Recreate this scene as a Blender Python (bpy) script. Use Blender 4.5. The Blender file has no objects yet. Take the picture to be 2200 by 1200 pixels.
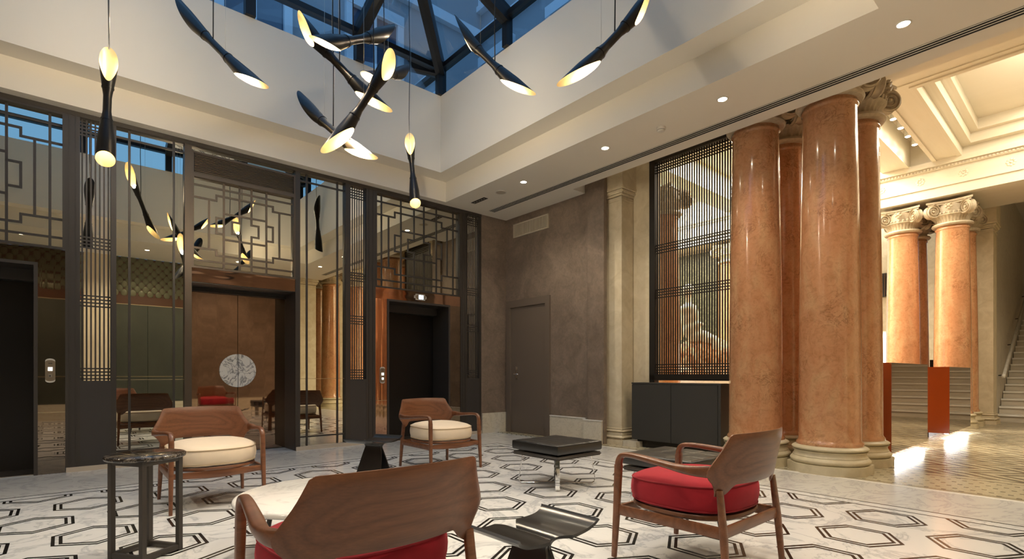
import bpy, bmesh, math, random
from mathutils import Vector, Matrix
random.seed(7)
PI = math.pi
sc = bpy.context.scene
C = sc.collection

# ------------------------------------------------------------------ camera, world, exposure
FPX, CXP, HZP, TH = 1112.0, 1088.3, 803.1, 0.86127
R3 = Vector((math.sin(TH), -math.cos(TH), 0)); F3 = Vector((math.cos(TH), math.sin(TH), 0)); U3 = Vector((0, 0, 1))
cam_d = bpy.data.cameras.new('camera'); cam = bpy.data.objects.new('camera', cam_d); C.objects.link(cam)
cam.location = (0, 0, 1.0); cam.rotation_euler = (PI/2, 0, TH - PI/2)
cam_d.sensor_width = 36; cam_d.lens = FPX/2200*36
cam_d.shift_x = (1100-CXP)/2200; cam_d.shift_y = (HZP-600)/2200
cam_d.clip_start = .05; cam_d.clip_end = 200
sc.camera = cam

world = bpy.data.worlds.new('dusk'); sc.world = world; world.use_nodes = True
bg = world.node_tree.nodes['Background']; bg.inputs[0].default_value = (.16, .33, .56, 1); bg.inputs[1].default_value = 1.1
vs = sc.view_settings; vs.view_transform = 'Standard'; vs.look = 'None'; vs.gamma = 1; vs.use_curve_mapping = False
vs.exposure = 0.97

WARM = (1, .85, .64); WARM2 = (1, .88, .69)
def spot(name, loc, direction, watts, size=120, blend=.6, rad=.05, col=WARM, parent=None):
    d = bpy.data.lights.new(name, 'SPOT'); d.energy = watts; d.spot_size = math.radians(size); d.spot_blend = blend
    d.shadow_soft_size = rad; d.color = col
    o = bpy.data.objects.new(name, d); C.objects.link(o)
    o.location = loc; o.rotation_euler = Vector(direction).to_track_quat('-Z', 'Y').to_euler()
    if parent: o.parent = parent
    return o
def area(name, loc, direction, sx, sy, watts, col=WARM2):
    d = bpy.data.lights.new(name, 'AREA'); d.shape = 'RECTANGLE'; d.size = sx; d.size_y = sy; d.energy = watts; d.color = col
    o = bpy.data.objects.new(name, d); C.objects.link(o); o.location = loc
    o.rotation_euler = Vector(direction).to_track_quat('-Z', 'Y').to_euler(); return o

# ------------------------------------------------------------------ materials
M = {}
def nmat(name):
    m = bpy.data.materials.new(name); m.use_nodes = True; M[name] = m
    nt = m.node_tree; return m, nt, nt.nodes['Principled BSDF']
def S(b, **k):
    for a, v in k.items():
        n = {'rough': 'Roughness', 'metal': 'Metallic', 'coat': 'Coat Weight', 'coatr': 'Coat Roughness', 'sheen': 'Sheen Weight', 'spec': 'Specular IOR Level', 'sheenr': 'Sheen Roughness'}[a]
        b.inputs[n].default_value = v
def plain(name, col, rough=.5, metal=0, **k):
    m, nt, b = nmat(name); b.inputs['Base Color'].default_value = (*col, 1); S(b, rough=rough, metal=metal, **k); return m
def N(nt, typ, **k):
    n = nt.nodes.new(typ)
    for a, v in k.items():
        if a in n.inputs: n.inputs[a].default_value = v
        else: setattr(n, a, v)
    return n
def coords(nt, scale=(1, 1, 1), rot=(0, 0, 0)):
    t = N(nt, 'ShaderNodeTexCoord'); mp = N(nt, 'ShaderNodeMapping')
    mp.inputs['Scale'].default_value = scale; mp.inputs['Rotation'].default_value = rot
    nt.links.new(t.outputs['Object'], mp.inputs['Vector']); return mp.outputs['Vector']
def ramp(nt, fac, stops):
    r = N(nt, 'ShaderNodeValToRGB'); e = r.color_ramp.elements
    while len(e) < len(stops): e.new(.5)
    for i, (p, c) in enumerate(stops): e[i].position = p; e[i].color = (*c, 1)
    nt.links.new(fac, r.inputs[0]); return r.outputs['Color']
def noise(nt, vec, scale, detail=4, rough=.55, dist=0):
    n = N(nt, 'ShaderNodeTexNoise'); n.inputs['Scale'].default_value = scale; n.inputs['Detail'].default_value = detail
    n.inputs['Roughness'].default_value = rough; n.inputs['Distortion'].default_value = dist
    nt.links.new(vec, n.inputs['Vector']); return n.outputs['Fac']
def mixc(nt, fac, a, b, mode='MIX'):
    n = N(nt, 'ShaderNodeMix', data_type='RGBA', blend_type=mode)
    for s, v in ((n.inputs[0], fac), (n.inputs[6], a), (n.inputs[7], b)):
        if isinstance(v, (int, float)): s.default_value = v
        elif isinstance(v, tuple): s.default_value = (*v, 1)
        else: nt.links.new(v, s)
    return n.outputs[2]
def bump(nt, b, h, strength=.2, dist=.01):
    n = N(nt, 'ShaderNodeBump'); n.inputs['Strength'].default_value = strength; n.inputs['Distance'].default_value = dist
    nt.links.new(h, n.inputs['Height']); nt.links.new(n.outputs['Normal'], b.inputs['Normal'])
def emit(name, col, strength):
    m, nt, b = nmat(name); b.inputs['Base Color'].default_value = (*col, 1)
    b.inputs['Emission Color'].default_value = (*col, 1); b.inputs['Emission Strength'].default_value = strength; return m

plain('white_plaster', (.76, .715, .625), .75)
plain('white_paint', (.70, .67, .60), .6)
plain('white_metal', (.62, .58, .50), .5)
plain('dark_metal', (.058, .050, .043), .42, .3)
plain('dark_panel', (.046, .041, .038), .38, .0)
plain('screen_metal', (.018, .014, .010), .45, .2)
plain('bronze_frame', (.105, .080, .056), .4, .5)
plain('louver_metal', (.12, .085, .05), .45, .5)
plain('elevator_door', (.020, .017, .015), .28, .5)
plain('slot_black', (.004, .004, .004), .9)
plain('chrome', (.85, .85, .85), .06, 1)
plain('plate_steel', (.30, .24, .17), .4, .8)
plain('steel', (.55, .50, .44), .3, 1)
plain('mirror', (.62, .60, .51), .0, 1); plain('clear_mirror', (.86, .83, .76), .0, 1)
plain('black_lacquer', (.008, .007, .006), .3, coat=.35, coatr=.2)
plain('black_leather', (.014, .013, .012), .36, spec=.6)
plain('lamp_black', (.008, .007, .006), .34, .2)
plain('cord_black', (.01, .01, .01), .6)
plain('wire_steel', (.6, .58, .52), .3, 1)
plain('skylight_frame', (.012, .013, .015), .4, .3)
plain('gold', (.66, .50, .24), .42, .6)
plain('cabinet_grey', (.036, .034, .030), .5)
plain('desk_orange', (.27, .050, .008), .22, coat=.6)
plain('door_brown', (.145, .112, .085), .5)
plain('brass_trim', (.55, .45, .28), .35, .8)
plain('grille_grey', (.48, .42, .33), .5)
plain('wood_dark', (.09, .035, .015), .35)
plain('vent_dark', (.02, .016, .012), .6)
plain('cushion_piping', (.50, .38, .24), .8)
plain('red_piping', (.26, .006, .014), .8)
plain('window_glass', (.03, .05, .09), .05, spec=.8)
plain('facade', (.30, .31, .33), .8)
plain('facade_trim', (.62, .64, .68), .6)
plain('plinth_stone', (.50, .43, .34), .4)
plain('lens_glass', (.9, .9, .9), .2)
emit('lamp_led', (1, .88, .62), 22)
emit('downlight_led', (1, .88, .68), 60)
emit('track_led', (1, .92, .78), 40)
emit('desk_led', (.95, .97, 1), 30)
emit('display_blue', (.55, .80, 1), 2.6)
emit('button_white', (.95, .93, .85), 1.5)
emit('panel_white', (1, .97, .93), .9)

def m_glass():
    m, nt, b = nmat('skylight_glass'); out = nt.nodes['Material Output']
    tr = N(nt, 'ShaderNodeBsdfTransparent'); tr.inputs[0].default_value = (.72, .84, .92, 1)
    gl = N(nt, 'ShaderNodeBsdfGlossy'); gl.inputs['Roughness'].default_value = .01
    fr = N(nt, 'ShaderNodeFresnel'); fr.inputs[0].default_value = 1.5
    mx = N(nt, 'ShaderNodeMixShader'); nt.links.new(fr.outputs[0], mx.inputs[0]); nt.links.new(tr.outputs[0], mx.inputs[1]); nt.links.new(gl.outputs[0], mx.inputs[2])
    nt.links.new(mx.outputs[0], out.inputs[0])
m_glass()
def m_copper(name, col, bs, rough=.05):
    m, nt, b = nmat(name); b.inputs['Base Color'].default_value = (*col, 1); S(b, metal=1, rough=rough)
    v = coords(nt, (1.5, 1, .7)); h = noise(nt, v, 1.6, 1); bump(nt, b, h, bs, .05)
m_copper('copper_mirror', (.52, .345, .255), .10); m_copper('bronze_mirror', (.40, .29, .21), .06, .03)
m_copper('desk_mirror', (.50, .41, .32), .02, .03); m_copper('panel_bronze', (.33, .27, .215), .02, .02)
def m_marble(name, base, vein, scale, rough=.14, amt=.35, spec=.5):
    m, nt, b = nmat(name); v = coords(nt)
    n1 = noise(nt, v, scale, 9, .62, 1.6); c1 = ramp(nt, n1, [(.0, base), (.465, base), (.5, vein), (.535, base), (1, base)])
    n2 = noise(nt, v, scale*.5, 5); c2 = ramp(nt, n2, [(.3, tuple(x*.90 for x in base)), (.7, base)])
    nt.links.new(mixc(nt, amt, c2, c1), b.inputs['Base Color']); S(b, rough=rough, spec=spec)
m_marble('floor_marble', (.70, .70, .685), (.34, .35, .37), 1.8, .17, .6)
m_marble('white_marble', (.84, .82, .77), (.55, .53, .50), 2.5, .15, .4)
m_marble('disc_marble', (.85, .82, .74), (.16, .15, .14), 5.0, .2, .9)
m_marble('base_stone', (.66, .60, .48), (.42, .36, .26), 3.0, .25, .4)
m_marble('dark_marble', (.022, .017, .014), (.45, .38, .30), 9.0, .10, .35)
m_marble('stair_stone', (.62, .57, .48), (.40, .36, .30), 1.5, .4, .4)
m_marble('border_marble', (.60, .59, .56), (.36, .36, .36), 1.4, .2, .5)
plain('inlay_black', (.012, .011, .010), .2)
def m_plaster():
    m, nt, b = nmat('brown_plaster'); v = coords(nt); n1 = noise(nt, v, 2.2, 7, .62, 1.2); n2 = noise(nt, v, 9, 6, .6, 2.5)
    c = ramp(nt, n1, [(.32, (.170, .128, .097)), (.68, (.265, .204, .156))])
    c2 = ramp(nt, n2, [(.35, (.82, .82, .82)), (.7, (1.08, 1.06, 1.04))])
    nt.links.new(mixc(nt, 1.0, c, c2, 'MULTIPLY'), b.inputs['Base Color']); S(b, rough=.42); bump(nt, b, n2, .08, .01)
m_plaster()
def m_stone(name, a, bb, sc_=6):
    m, nt, b = nmat(name); v = coords(nt); n1 = noise(nt, v, sc_, 6, .6, .8)
    nt.links.new(ramp(nt, n1, [(.3, a), (.7, bb)]), b.inputs['Base Color']); S(b, rough=.5)
m_stone('cream_stone', (.56, .47, .31), (.70, .61, .44)); m_stone('capital_stone', (.40, .33, .225), (.56, .475, .34), 14)
m_stone('cream_ceiling', (.74, .68, .54), (.79, .73, .60), 3); m_stone('base_cream', (.50, .43, .28), (.62, .54, .37), 8)
def m_column():
    m, nt, b = nmat('orange_marble'); v = coords(nt); vz = coords(nt, (1.6, 1.6, .8))
    n1 = noise(nt, vz, 2.3, 6, .62, 1.0); n2 = noise(nt, v, 16, 6, .7, 1.2); n3 = noise(nt, v, 5.0, 9, .72, 2.4); n4 = noise(nt, v, 2.2, 3)
    c = ramp(nt, n1, [(.25, (.44, .190, .086)), (.5, (.50, .245, .120)), (.75, (.55, .330, .172))])
    c2 = ramp(nt, n2, [(.30, (.78, .76, .70)), (.5, (1, 1, 1)), (.72, (1.10, 1.13, 1.15))])
    c3 = ramp(nt, n3, [(.0, (1, 1, 1)), (.482, (1, 1, 1)), (.5, (.28, .20, .15)), (.518, (1, 1, 1)), (1, (1, 1, 1))])
    msk = ramp(nt, n4, [(.48, (0, 0, 0)), (.62, (1, 1, 1))])
    x = mixc(nt, 1, c, c2, 'MULTIPLY'); y = mixc(nt, msk, x, mixc(nt, 1, x, c3, 'MULTIPLY'))
    nt.links.new(y, b.inputs['Base Color']); S(b, rough=.16, coat=.5, coatr=.06)
m_column()
def m_walnut():
    m, nt, b = nmat('walnut'); v = coords(nt, (.55, 2.4, 2.4))
    w = noise(nt, v, 2.0, 1.5, .4, .3)
    mt = N(nt, 'ShaderNodeMath', operation='MULTIPLY'); mt.inputs[1].default_value = 10; nt.links.new(w, mt.inputs[0])
    pp = N(nt, 'ShaderNodeMath', operation='PINGPONG'); pp.inputs[1].default_value = .5; nt.links.new(mt.outputs[0], pp.inputs[0])
    g = noise(nt, coords(nt, (2, 55, 55)), 3, 4); big = noise(nt, v, 1.1, 2)
    c = ramp(nt, pp.outputs[0], [(.0, (.142, .053, .022)), (.15, (.168, .064, .027)), (.5, (.200, .078, .034))])
    c2 = ramp(nt, g, [(.35, (.86, .86, .86)), (.65, (1.08, 1.07, 1.06))]); c3 = ramp(nt, big, [(.3, (.84, .82, .80)), (.7, (1.12, 1.11, 1.10))])
    nt.links.new(mixc(nt, 1, mixc(nt, 1, c, c2, 'MULTIPLY'), c3, 'MULTIPLY'), b.inputs['Base Color']); S(b, rough=.36, coat=.25, coatr=.25)
m_walnut()
def m_fabric(name, a, bb, sheen, shr=.3, tint=None):
    m, nt, b = nmat(name); n1 = noise(nt, coords(nt), 4, 5, .6, .6)
    nt.links.new(ramp(nt, n1, [(.3, a), (.7, bb)]), b.inputs['Base Color']); S(b, rough=.85, sheen=sheen, sheenr=shr)
    if tint: b.inputs['Sheen Tint'].default_value = (*tint, 1)
    bump(nt, b, noise(nt, coords(nt), 500, 2), .15, .002)
m_fabric('red_velvet', (.27, .003, .012), (.36, .006, .018), .35, .35, (1, .2, .25)); m_fabric('cream_leather', (.70, .58, .43), (.76, .64, .49), .2)
def m_mosaic():
    m, nt, b = nmat('mosaic_floor'); t = N(nt, 'ShaderNodeTexCoord'); sp = N(nt, 'ShaderNodeSeparateXYZ'); nt.links.new(t.outputs['Object'], sp.inputs[0])
    def mt(op, a, bb=None, cc=None):
        n = N(nt, 'ShaderNodeMath', operation=op)
        for i, q in enumerate((a, bb, cc)):
            if q is None: continue
            if isinstance(q, (int, float)): n.inputs[i].default_value = q
            else: nt.links.new(q, n.inputs[i])
        return n.outputs[0]
    X, Y = sp.outputs[0], sp.outputs[1]
    nz = noise(nt, coords(nt), 1.3, 3)
    # chevron waves
    px_ = mt('PINGPONG', X, .32); arg = mt('ADD', mt('ADD', mt('MULTIPLY', Y, 4.0), mt('MULTIPLY', px_, 6.0)), mt('MULTIPLY', nz, 1.5))
    st = mt('PINGPONG', arg, .5); zz = mt('GREATER_THAN', st, .27)
    # dotted border
    fx = mt('FRACT', mt('MULTIPLY', X, 8.5)); row = mt('FLOOR', mt('MULTIPLY', X, 8.5)); fy = mt('FRACT', mt('ADD', mt('MULTIPLY', Y, 8.5), mt('MULTIPLY', row, .5)))
    dot = mt('MULTIPLY', mt('LESS_THAN', mt('ABSOLUTE', mt('SUBTRACT', fx, .5)), .14), mt('LESS_THAN', mt('ABSOLUTE', mt('SUBTRACT', fy, .5)), .14))
    bord = mt('LESS_THAN', X, 6.55)
    line = mt('LESS_THAN', mt('ABSOLUTE', mt('SUBTRACT', X, 6.62)), .05)
    pat = mt('ADD', mt('MULTIPLY', bord, dot), mt('MULTIPLY', mt('SUBTRACT', 1, bord), zz))
    pat = mt('MULTIPLY', pat, mt('SUBTRACT', 1, line))
    for lx in (5.765, 5.80, 6.545, 6.70): pat = mt('MAXIMUM', pat, mt('LESS_THAN', mt('ABSOLUTE', mt('SUBTRACT', X, lx)), .008))
    vo = N(nt, 'ShaderNodeTexVoronoi'); vo.inputs['Scale'].default_value = 60; nt.links.new(t.outputs['Object'], vo.inputs['Vector'])
    tone = ramp(nt, vo.outputs['Distance'], [(.0, (1.05, 1.05, 1.05)), (.6, (.82, .82, .82))])
    base = mixc(nt, mt('MULTIPLY', pat, .8), (.52, .455, .31), (.12, .09, .055))
    nt.links.new(mixc(nt, 1, base, tone, 'MULTIPLY'), b.inputs['Base Color']); S(b, rough=.22)
m_mosaic()
def m_green():
    m, nt, b = nmat('green_panel'); n1 = noise(nt, coords(nt), 3, 4); nt.links.new(ramp(nt, n1, [(.3, (.052, .056, .042)), (.7, (.066, .070, .052))]), b.inputs['Base Color']); S(b, rough=.6)
    m, nt, b = nmat('green_mosaic'); vo = N(nt, 'ShaderNodeTexVoronoi'); vo.inputs['Scale'].default_value = 22; nt.links.new(coords(nt), vo.inputs['Vector'])
    nt.links.new(ramp(nt, vo.outputs['Distance'], [(.1, (.12, .12, .07)), (.6, (.035, .04, .022))]), b.inputs['Base Color']); S(b, rough=.4)
    m, nt, b = nmat('rock_marble'); n1 = noise(nt, coords(nt), 5, 7, .65, 1.5); nt.links.new(ramp(nt, n1, [(.35, (.20, .05, .015)), (.5, (.55, .28, .12)), (.62, (.75, .62, .42))]), b.inputs['Base Color']); S(b, rough=.5)
    m, nt, b = nmat('statue_marble'); b.inputs['Base Color'].default_value = (.78, .70, .55, 1); S(b, rough=.5)
m_green()

# ------------------------------------------------------------------ mesh helpers
def link(name, me, mat, parent=None, loc=(0, 0, 0), scale=None, rot=None):
    if mat and not me.materials: me.materials.append(M[mat])
    o = bpy.data.objects.new(name, me); C.objects.link(o); o.location = loc
    if scale: o.scale = scale
    if rot: o.rotation_euler = rot
    if parent: o.parent = parent
    return o
def fin(bm, name, mat, parent=None, loc=(0, 0, 0), smooth=False, rot=None, angle=None):
    me = bpy.data.meshes.new(name); bmesh.ops.recalc_face_normals(bm, faces=bm.faces[:]); bm.to_mesh(me); bm.free()
    if smooth:
        for p in me.polygons: p.use_smooth = True
        if angle: me.set_sharp_from_angle(angle=math.radians(angle))
    return link(name, me, mat, parent, loc, None, rot)
def bx(bm, x0, x1, y0, y1, z0, z1):
    r = bmesh.ops.create_cube(bm, size=1)
    bmesh.ops.transform(bm, matrix=Matrix.Translation(((x0+x1)/2, (y0+y1)/2, (z0+z1)/2)) @ Matrix.Diagonal((abs(x1-x0), abs(y1-y0), abs(z1-z0), 1)), verts=r['verts'])
    return r['verts']
CUBE = {}
def bar(name, mat, parent, x0, x1, y0, y1, z0, z1):
    """one plain piece sharing a unit-cube mesh per material (coordinates relative to the world; parents unrotated)"""
    if mat not in CUBE:
        bm = bmesh.new(); bmesh.ops.create_cube(bm, size=1); me = bpy.data.meshes.new('piece_'+mat); bm.to_mesh(me); bm.free(); me.materials.append(M[mat]); CUBE[mat] = me
    o = bpy.data.objects.new(name, CUBE[mat]); C.objects.link(o)
    c = Vector(((x0+x1)/2, (y0+y1)/2, (z0+z1)/2)); p = parent
    while p: c = c - p.location; p = p.parent
    sp = Vector((1, 1, 1)); p = parent
    o.location = c; o.scale = (abs(x1-x0), abs(y1-y0), abs(z1-z0))
    if parent: o.parent = parent
    return o
def boxes(name, mat, lst, parent=None, bevel=0, loc=(0, 0, 0)):
    bm = bmesh.new()
    for b in lst: bx(bm, *b)
    if bevel: bmesh.ops.bevel(bm, geom=bm.edges[:], offset=bevel, segments=2, affect='EDGES', profile=.6)
    return fin(bm, name, mat, parent, loc)
def tag(o, label, cat=None, group=None, kind=None):
    o['label'] = label
    if cat: o['category'] = cat
    if group: o['group'] = group
    if kind: o['kind'] = kind
    return o
def struct(o, label=None):
    o['kind'] = 'structure'
    if label: o['label'] = label
    return o
def thing(name, label, cat, loc=(0, 0, 0), rz=0, group=None, kind=None):
    o = bpy.data.objects.new(name, None); C.objects.link(o); o.location = loc; o.rotation_euler = (0, 0, rz); o.empty_display_size = .1
    o['label'] = label
    if cat: o['category'] = cat
    if group: o['group'] = group
    if kind: o['kind'] = kind
    return o
def lathe(bm, prof, seg=48, cx=0, cy=0, cap=True):
    rings = []
    for r, z in prof:
        rings.append([bm.verts.new((cx+r*math.cos(2*PI*i/seg), cy+r*math.sin(2*PI*i/seg), z)) for i in range(seg)])
    for a, b in zip(rings, rings[1:]):
        for i in range(seg): bm.faces.new((a[i], a[(i+1) % seg], b[(i+1) % seg], b[i]))
    if cap:
        bm.faces.new(rings[0][::-1]); bm.faces.new(rings[-1])
    return rings
def sweep(bm, P, sizes, side=Vector((1, 0, 0)), seg=12, ex=3.0, cap=True, closed=False):
    P = [Vector(p) for p in P]; rings = []; n = len(P)
    for i, p in enumerate(P):
        if closed: t = P[(i+1) % n]-P[i-1]
        else: t = P[min(i+1, n-1)]-P[max(i-1, 0)]
        t.normalize(); s = side - t*side.dot(t); s.normalize(); nn = t.cross(s)
        a, b = sizes[i] if isinstance(sizes, list) else sizes
        ring = []
        for k in range(seg):
            an = 2*PI*k/seg; c, q = math.cos(an), math.sin(an)
            e = 2.0/ex
            ring.append(bm.verts.new(p + s*(a*math.copysign(abs(c)**e, c)) + nn*(b*math.copysign(abs(q)**e, q))))
        rings.append(ring)
    pairs = list(zip(rings, rings[1:])) + ([(rings[-1], rings[0])] if closed else [])
    for A, B in pairs:
        for k in range(seg): bm.faces.new((A[k], A[(k+1) % seg], B[(k+1) % seg], B[k]))
    if cap and not closed:
        bm.faces.new(rings[0][::-1]); bm.faces.new(rings[-1])
def smooth_path(P, n=6):
    P = [Vector(p) for p in P]; out = []
    for i in range(len(P)-1):
        p0, p1, p2, p3 = P[max(i-1, 0)], P[i], P[i+1], P[min(i+2, len(P)-1)]
        for k in range(n):
            t = k/n
            out.append(.5*((2*p1)+(p2-p0)*t+(2*p0-5*p1+4*p2-p3)*t*t+(3*p1-p0-3*p2+p3)*t**3))
    out.append(P[-1]); return out
def tubep(name, P, r, mat, parent=None, seg=6):
    bm = bmesh.new(); P = [Vector(p) for p in P]; d = (P[-1]-P[0]); side = Vector((1, 0, 0)) if abs(d.normalized().x) < .9 else Vector((0, 1, 0))
    sweep(bm, P, (r, r), side, seg, 2.0); return fin(bm, name, mat, parent, smooth=True)
def lerp(a, b, t): return a+(b-a)*t

# ------------------------------------------------------------------ room shell
ZS = 3.69; YF = 6.90; YM = 6.955
fl = boxes('floor', 'floor_marble', [(-2.6, 5.66, -.8, 7.5, -.1, 0)]); struct(fl, 'white marble floor of the lounge with black hexagon inlays')
BX0, BX1, BY0, BY1 = -1.645, 4.65, -.53, 5.644     # inlaid field
def clip(poly, ax, lim, sgn):
    out = []
    for i in range(len(poly)):
        a, b = poly[i], poly[(i+1) % len(poly)]
        ia, ib = sgn*(a[ax]-lim) <= 1e-9, sgn*(b[ax]-lim) <= 1e-9
        if ia: out.append(a)
        if ia != ib:
            t = (lim-a[ax])/(b[ax]-a[ax]); out.append((a[0]+(b[0]-a[0])*t, a[1]+(b[1]-a[1])*t))
    return out
def hex_mesh(cx, cy):
    bm = bmesh.new(); k = 0
    for r0, r1 in ((.2396, .2190), (.1985, .1780)):
        for i in range(6):
            a0, a1 = PI/2+i*PI/3, PI/2+(i+1)*PI/3
            q = [(r0*math.cos(a0), r0*math.sin(a0)), (r0*math.cos(a1), r0*math.sin(a1)), (r1*math.cos(a1), r1*math.sin(a1)), (r1*math.cos(a0), r1*math.sin(a0))]
            q = [(cx+x, cy+y) for x, y in q]
            for ax, lim, sg in ((0, BX1, 1), (0, BX0, -1), (1, BY1, 1), (1, BY0, -1)):
                if q: q = clip(q, ax, lim, sg)
            if len(q) >= 3:
                up = [bm.verts.new((x-cx, y-cy, .0012)) for x, y in q]; dn = [bm.verts.new((x-cx, y-cy, -.002)) for x, y in q]
                bm.faces.new(up); n = len(q)
                for j in range(n): bm.faces.new((up[j], dn[j], dn[(j+1) % n], up[(j+1) % n]))
                k += 1
    me = bpy.data.meshes.new('hexagon_inlay'); bmesh.ops.recalc_face_normals(bm, faces=bm.faces[:]); bm.to_mesh(me); bm.free()
    return me if k else None
FULL = None; HDX, HDY = .598, .5168
for j in range(-3, 10):
    for i in range(-4, 9):
        cx = .1563+HDX*i+(HDX/2 if j % 2 else 0); cy = 1.0194+HDY*j
        if cx < BX0-.2 or cx > BX1+.2 or cy < BY0-.24 or cy > BY1+.24: continue
        full = BX0+.21 < cx < BX1-.21 and BY0+.245 < cy < BY1-.245
        if full:
            if FULL is None: FULL = hex_mesh(cx, cy)
            link('hexagon_inlay', FULL, 'inlay_black', fl, (cx, cy, 0))
        else:
            me = hex_mesh(cx, cy)
            if me: link('hexagon_inlay', me, 'inlay_black', fl, (cx, cy, 0))
def inlay(x0, x1, y0, y1): bar('border_inlay', 'inlay_black', fl, x0, x1, y0, y1, -.002, .0012)
for o_ in (0, .128):
    inlay(BX1+o_-.007, BX1+o_+.007, BY0-.128, BY1+o_); inlay(BX0-o_-.007, BX0-o_+.007, BY0-.128, BY1+o_)
    inlay(BX0-o_, BX1+o_, BY1+o_-.007, BY1+o_+.007); inlay(BX0-o_, BX1+o_, BY0-o_-.007, BY0-o_+.007)

# grey-veined border slabs outside the inlaid field
def slab_row(x0, x1, y0, y1, n, along):
    for k in range(n):
        if along == 'y': bar('border_slab', 'border_marble', fl, x0, x1, lerp(y0, y1, k/n)+.0008, lerp(y0, y1, (k+1)/n)-.0008, -.01, .0006)
        else: bar('border_slab', 'border_marble', fl, lerp(x0, x1, k/n)+.0008, lerp(x0, x1, (k+1)/n)-.0008, y0, y1, -.01, .0006)
slab_row(BX1+.137, 5.658, -.79, BY1+.137, 11, 'y'); slab_row(BX0-.137, 5.658, BY1+.138, 6.86, 12, 'x')
# ceiling: soffit ring, ledge and well
WX0, WX1, WY0, WY1 = -2.0, 4.56, 1.106, 6.77      # lower opening
VX0, VX1, VY0, VY1 = WX0+.28, WX1-.28, WY0+.28, WY1-.28   # upper opening
ZL, ZSILL = 4.0, 5.137
ce = boxes('ceiling', 'white_plaster', [
    (WX1, 5.65, -.8, 6.98, ZS, ZL), (5.65, 5.95, 5.09, 6.98, ZS, ZL), (-2.7, WX0, -.8, 6.98, ZS, ZL), (WX0, WX1, -.8, WY0, ZS, ZL), (WX0, WX1, WY1, 6.98, ZS, ZL),
    (VX1, 5.65, -.8, 7.1, ZL, ZSILL), (-2.7, VX0, -.8, 7.1, ZL, ZSILL), (VX0, VX1, -.8, VY0, ZL, ZSILL), (VX0, VX1, VY1, 7.1, ZL, ZSILL)])
struct(ce, 'white plaster ceiling with a lower soffit and a deep skylight well')
# walls
wr = boxes('wall_right', 'brown_plaster', [(5.91, 6.2, 5.0, 7.2, 0, ZS+.3)]); wr2 = boxes('wall_right_pier', 'brown_plaster', [(5.865, 5.93, 4.70, 5.0, 0, ZS+.3)]); struct(wr2, 'brown plaster pier next to the cream pilaster'); struct(wr, 'brown polished plaster wall beside the mirrored elevator wall')
bl = thing('baseboard_right', 'veined cream marble baseboard along the brown wall', None, (5.9, 5, 0), kind='structure')
bar('marble_slab', 'base_stone', bl, 5.885, 5.91, 5.06, 5.80, 0, .34); bar('marble_slab', 'base_stone', bl, 5.835, 5.865, 4.72, 5.06, 0, .325)
bar('marble_cap', 'white_marble', bl, 5.878, 5.91, 5.06, 5.80, .34, .352); bar('marble_cap', 'white_marble', bl, 5.828, 5.865, 4.72, 5.06, .325, .337)
wl = boxes('wall_left', 'dark_panel', [(-2.7, 5.34, 7.45, 7.6, 0, ZS), (-2.7, -1.46, 6.98, 7.46, 0, ZS)]); struct(wl, 'dark backing wall of the mirrored elevator front')
wc = boxes('wall_corner', 'brown_plaster', [(5.365, 5.95, 6.90, 7.2, 0, ZS)]); struct(wc, 'narrow brown plaster wall between the slat panel and the corner')
bc = boxes('baseboard_corner', 'base_stone', [(5.375, 5.90, 6.875, 6.90, 0, .34)]); struct(bc, 'cream marble baseboard in the room corner')
wb = thing('wall_back', 'dark green panelled wall with scale patterned frieze seen in the mirrors', None, (1.5, -.8, 0), kind='structure')
for k in range(6):
    x0 = -2.6+k*1.375
    if k > 3: break
    bar('wall_panel', 'green_panel', wb, x0+.003, min(x0+1.372, 2.4), -.92, -.8, .95, 2.60); bar('wall_panel', 'green_panel', wb, x0+.003, min(x0+1.372, 2.4), -.92, -.8, .35, .94)
bar('base_slab', 'base_stone', wb, -2.6, 2.4, -.92, -.79, 0, .35)
bar('brass_line', 'brass_trim', wb, -2.6, 2.4, -.91, -.797, .938, .952); bar('brass_line', 'brass_trim', wb, -2.6, 2.4, -.91, -.795, 2.60, 2.615)
bar('wood_band', 'wood_dark', wb, -2.6, 2.4, -.92, -.795, 2.615, 2.80); bar('frieze_back', 'wood_dark', wb, -2.6, 2.4, -.92, -.83, 2.80, ZS)
bm = bmesh.new(); bmesh.ops.create_icosphere(bm, subdivisions=2, radius=1); SC = bpy.data.meshes.new('scale_disc'); bm.to_mesh(SC); bm.free()
plain('scale_green', (.15, .145, .085), .45, .2); SC.materials.append(M['scale_green'])
scl = bmesh.new()
for r in range(9):
    for q in range(46):
        x = -2.55+q*.165+(.0825 if r % 2 else 0); zc = 2.87+r*.098
        if x > 2.36: continue
        if .55 < x: o = bpy.data.objects.new('scale', SC); C.objects.link(o); o.parent = wb; o.location = (x-1.5, -.82+.8, zc); o.scale = (.066, .014, .082)
        else: bmesh.ops.transform(scl, matrix=Matrix.Translation((x-1.5, -.02, zc)) @ Matrix.Diagonal((.066, .014, .082, 1)), verts=bmesh.ops.create_icosphere(scl, subdivisions=1, radius=1)['verts'])
bar('stone_pier', 'cream_stone', wb, .36, .90, -.83, -.770, .0, ZS)
o = fin(scl, 'scale_field', 'scale_green', wb); o['kind'] = 'stuff'
wb2 = boxes('wall_back_brown', 'brown_plaster', [(2.4, 4.9, -.92, -.79, .35, ZS)]); struct(wb2, 'brown plaster wall behind the viewer seen in the bronze doors')
bb2 = boxes('baseboard_back', 'base_stone', [(2.4, 4.9, -.92, -.78, 0, .35)]); struct(bb2, 'marble baseboard under the brown back wall')
ws = boxes('wall_side', 'brown_plaster', [(-2.75, -2.6, -.8, 7.2, 0, ZS)]); struct(ws, 'brown plaster wall on the side behind the viewer')

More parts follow.
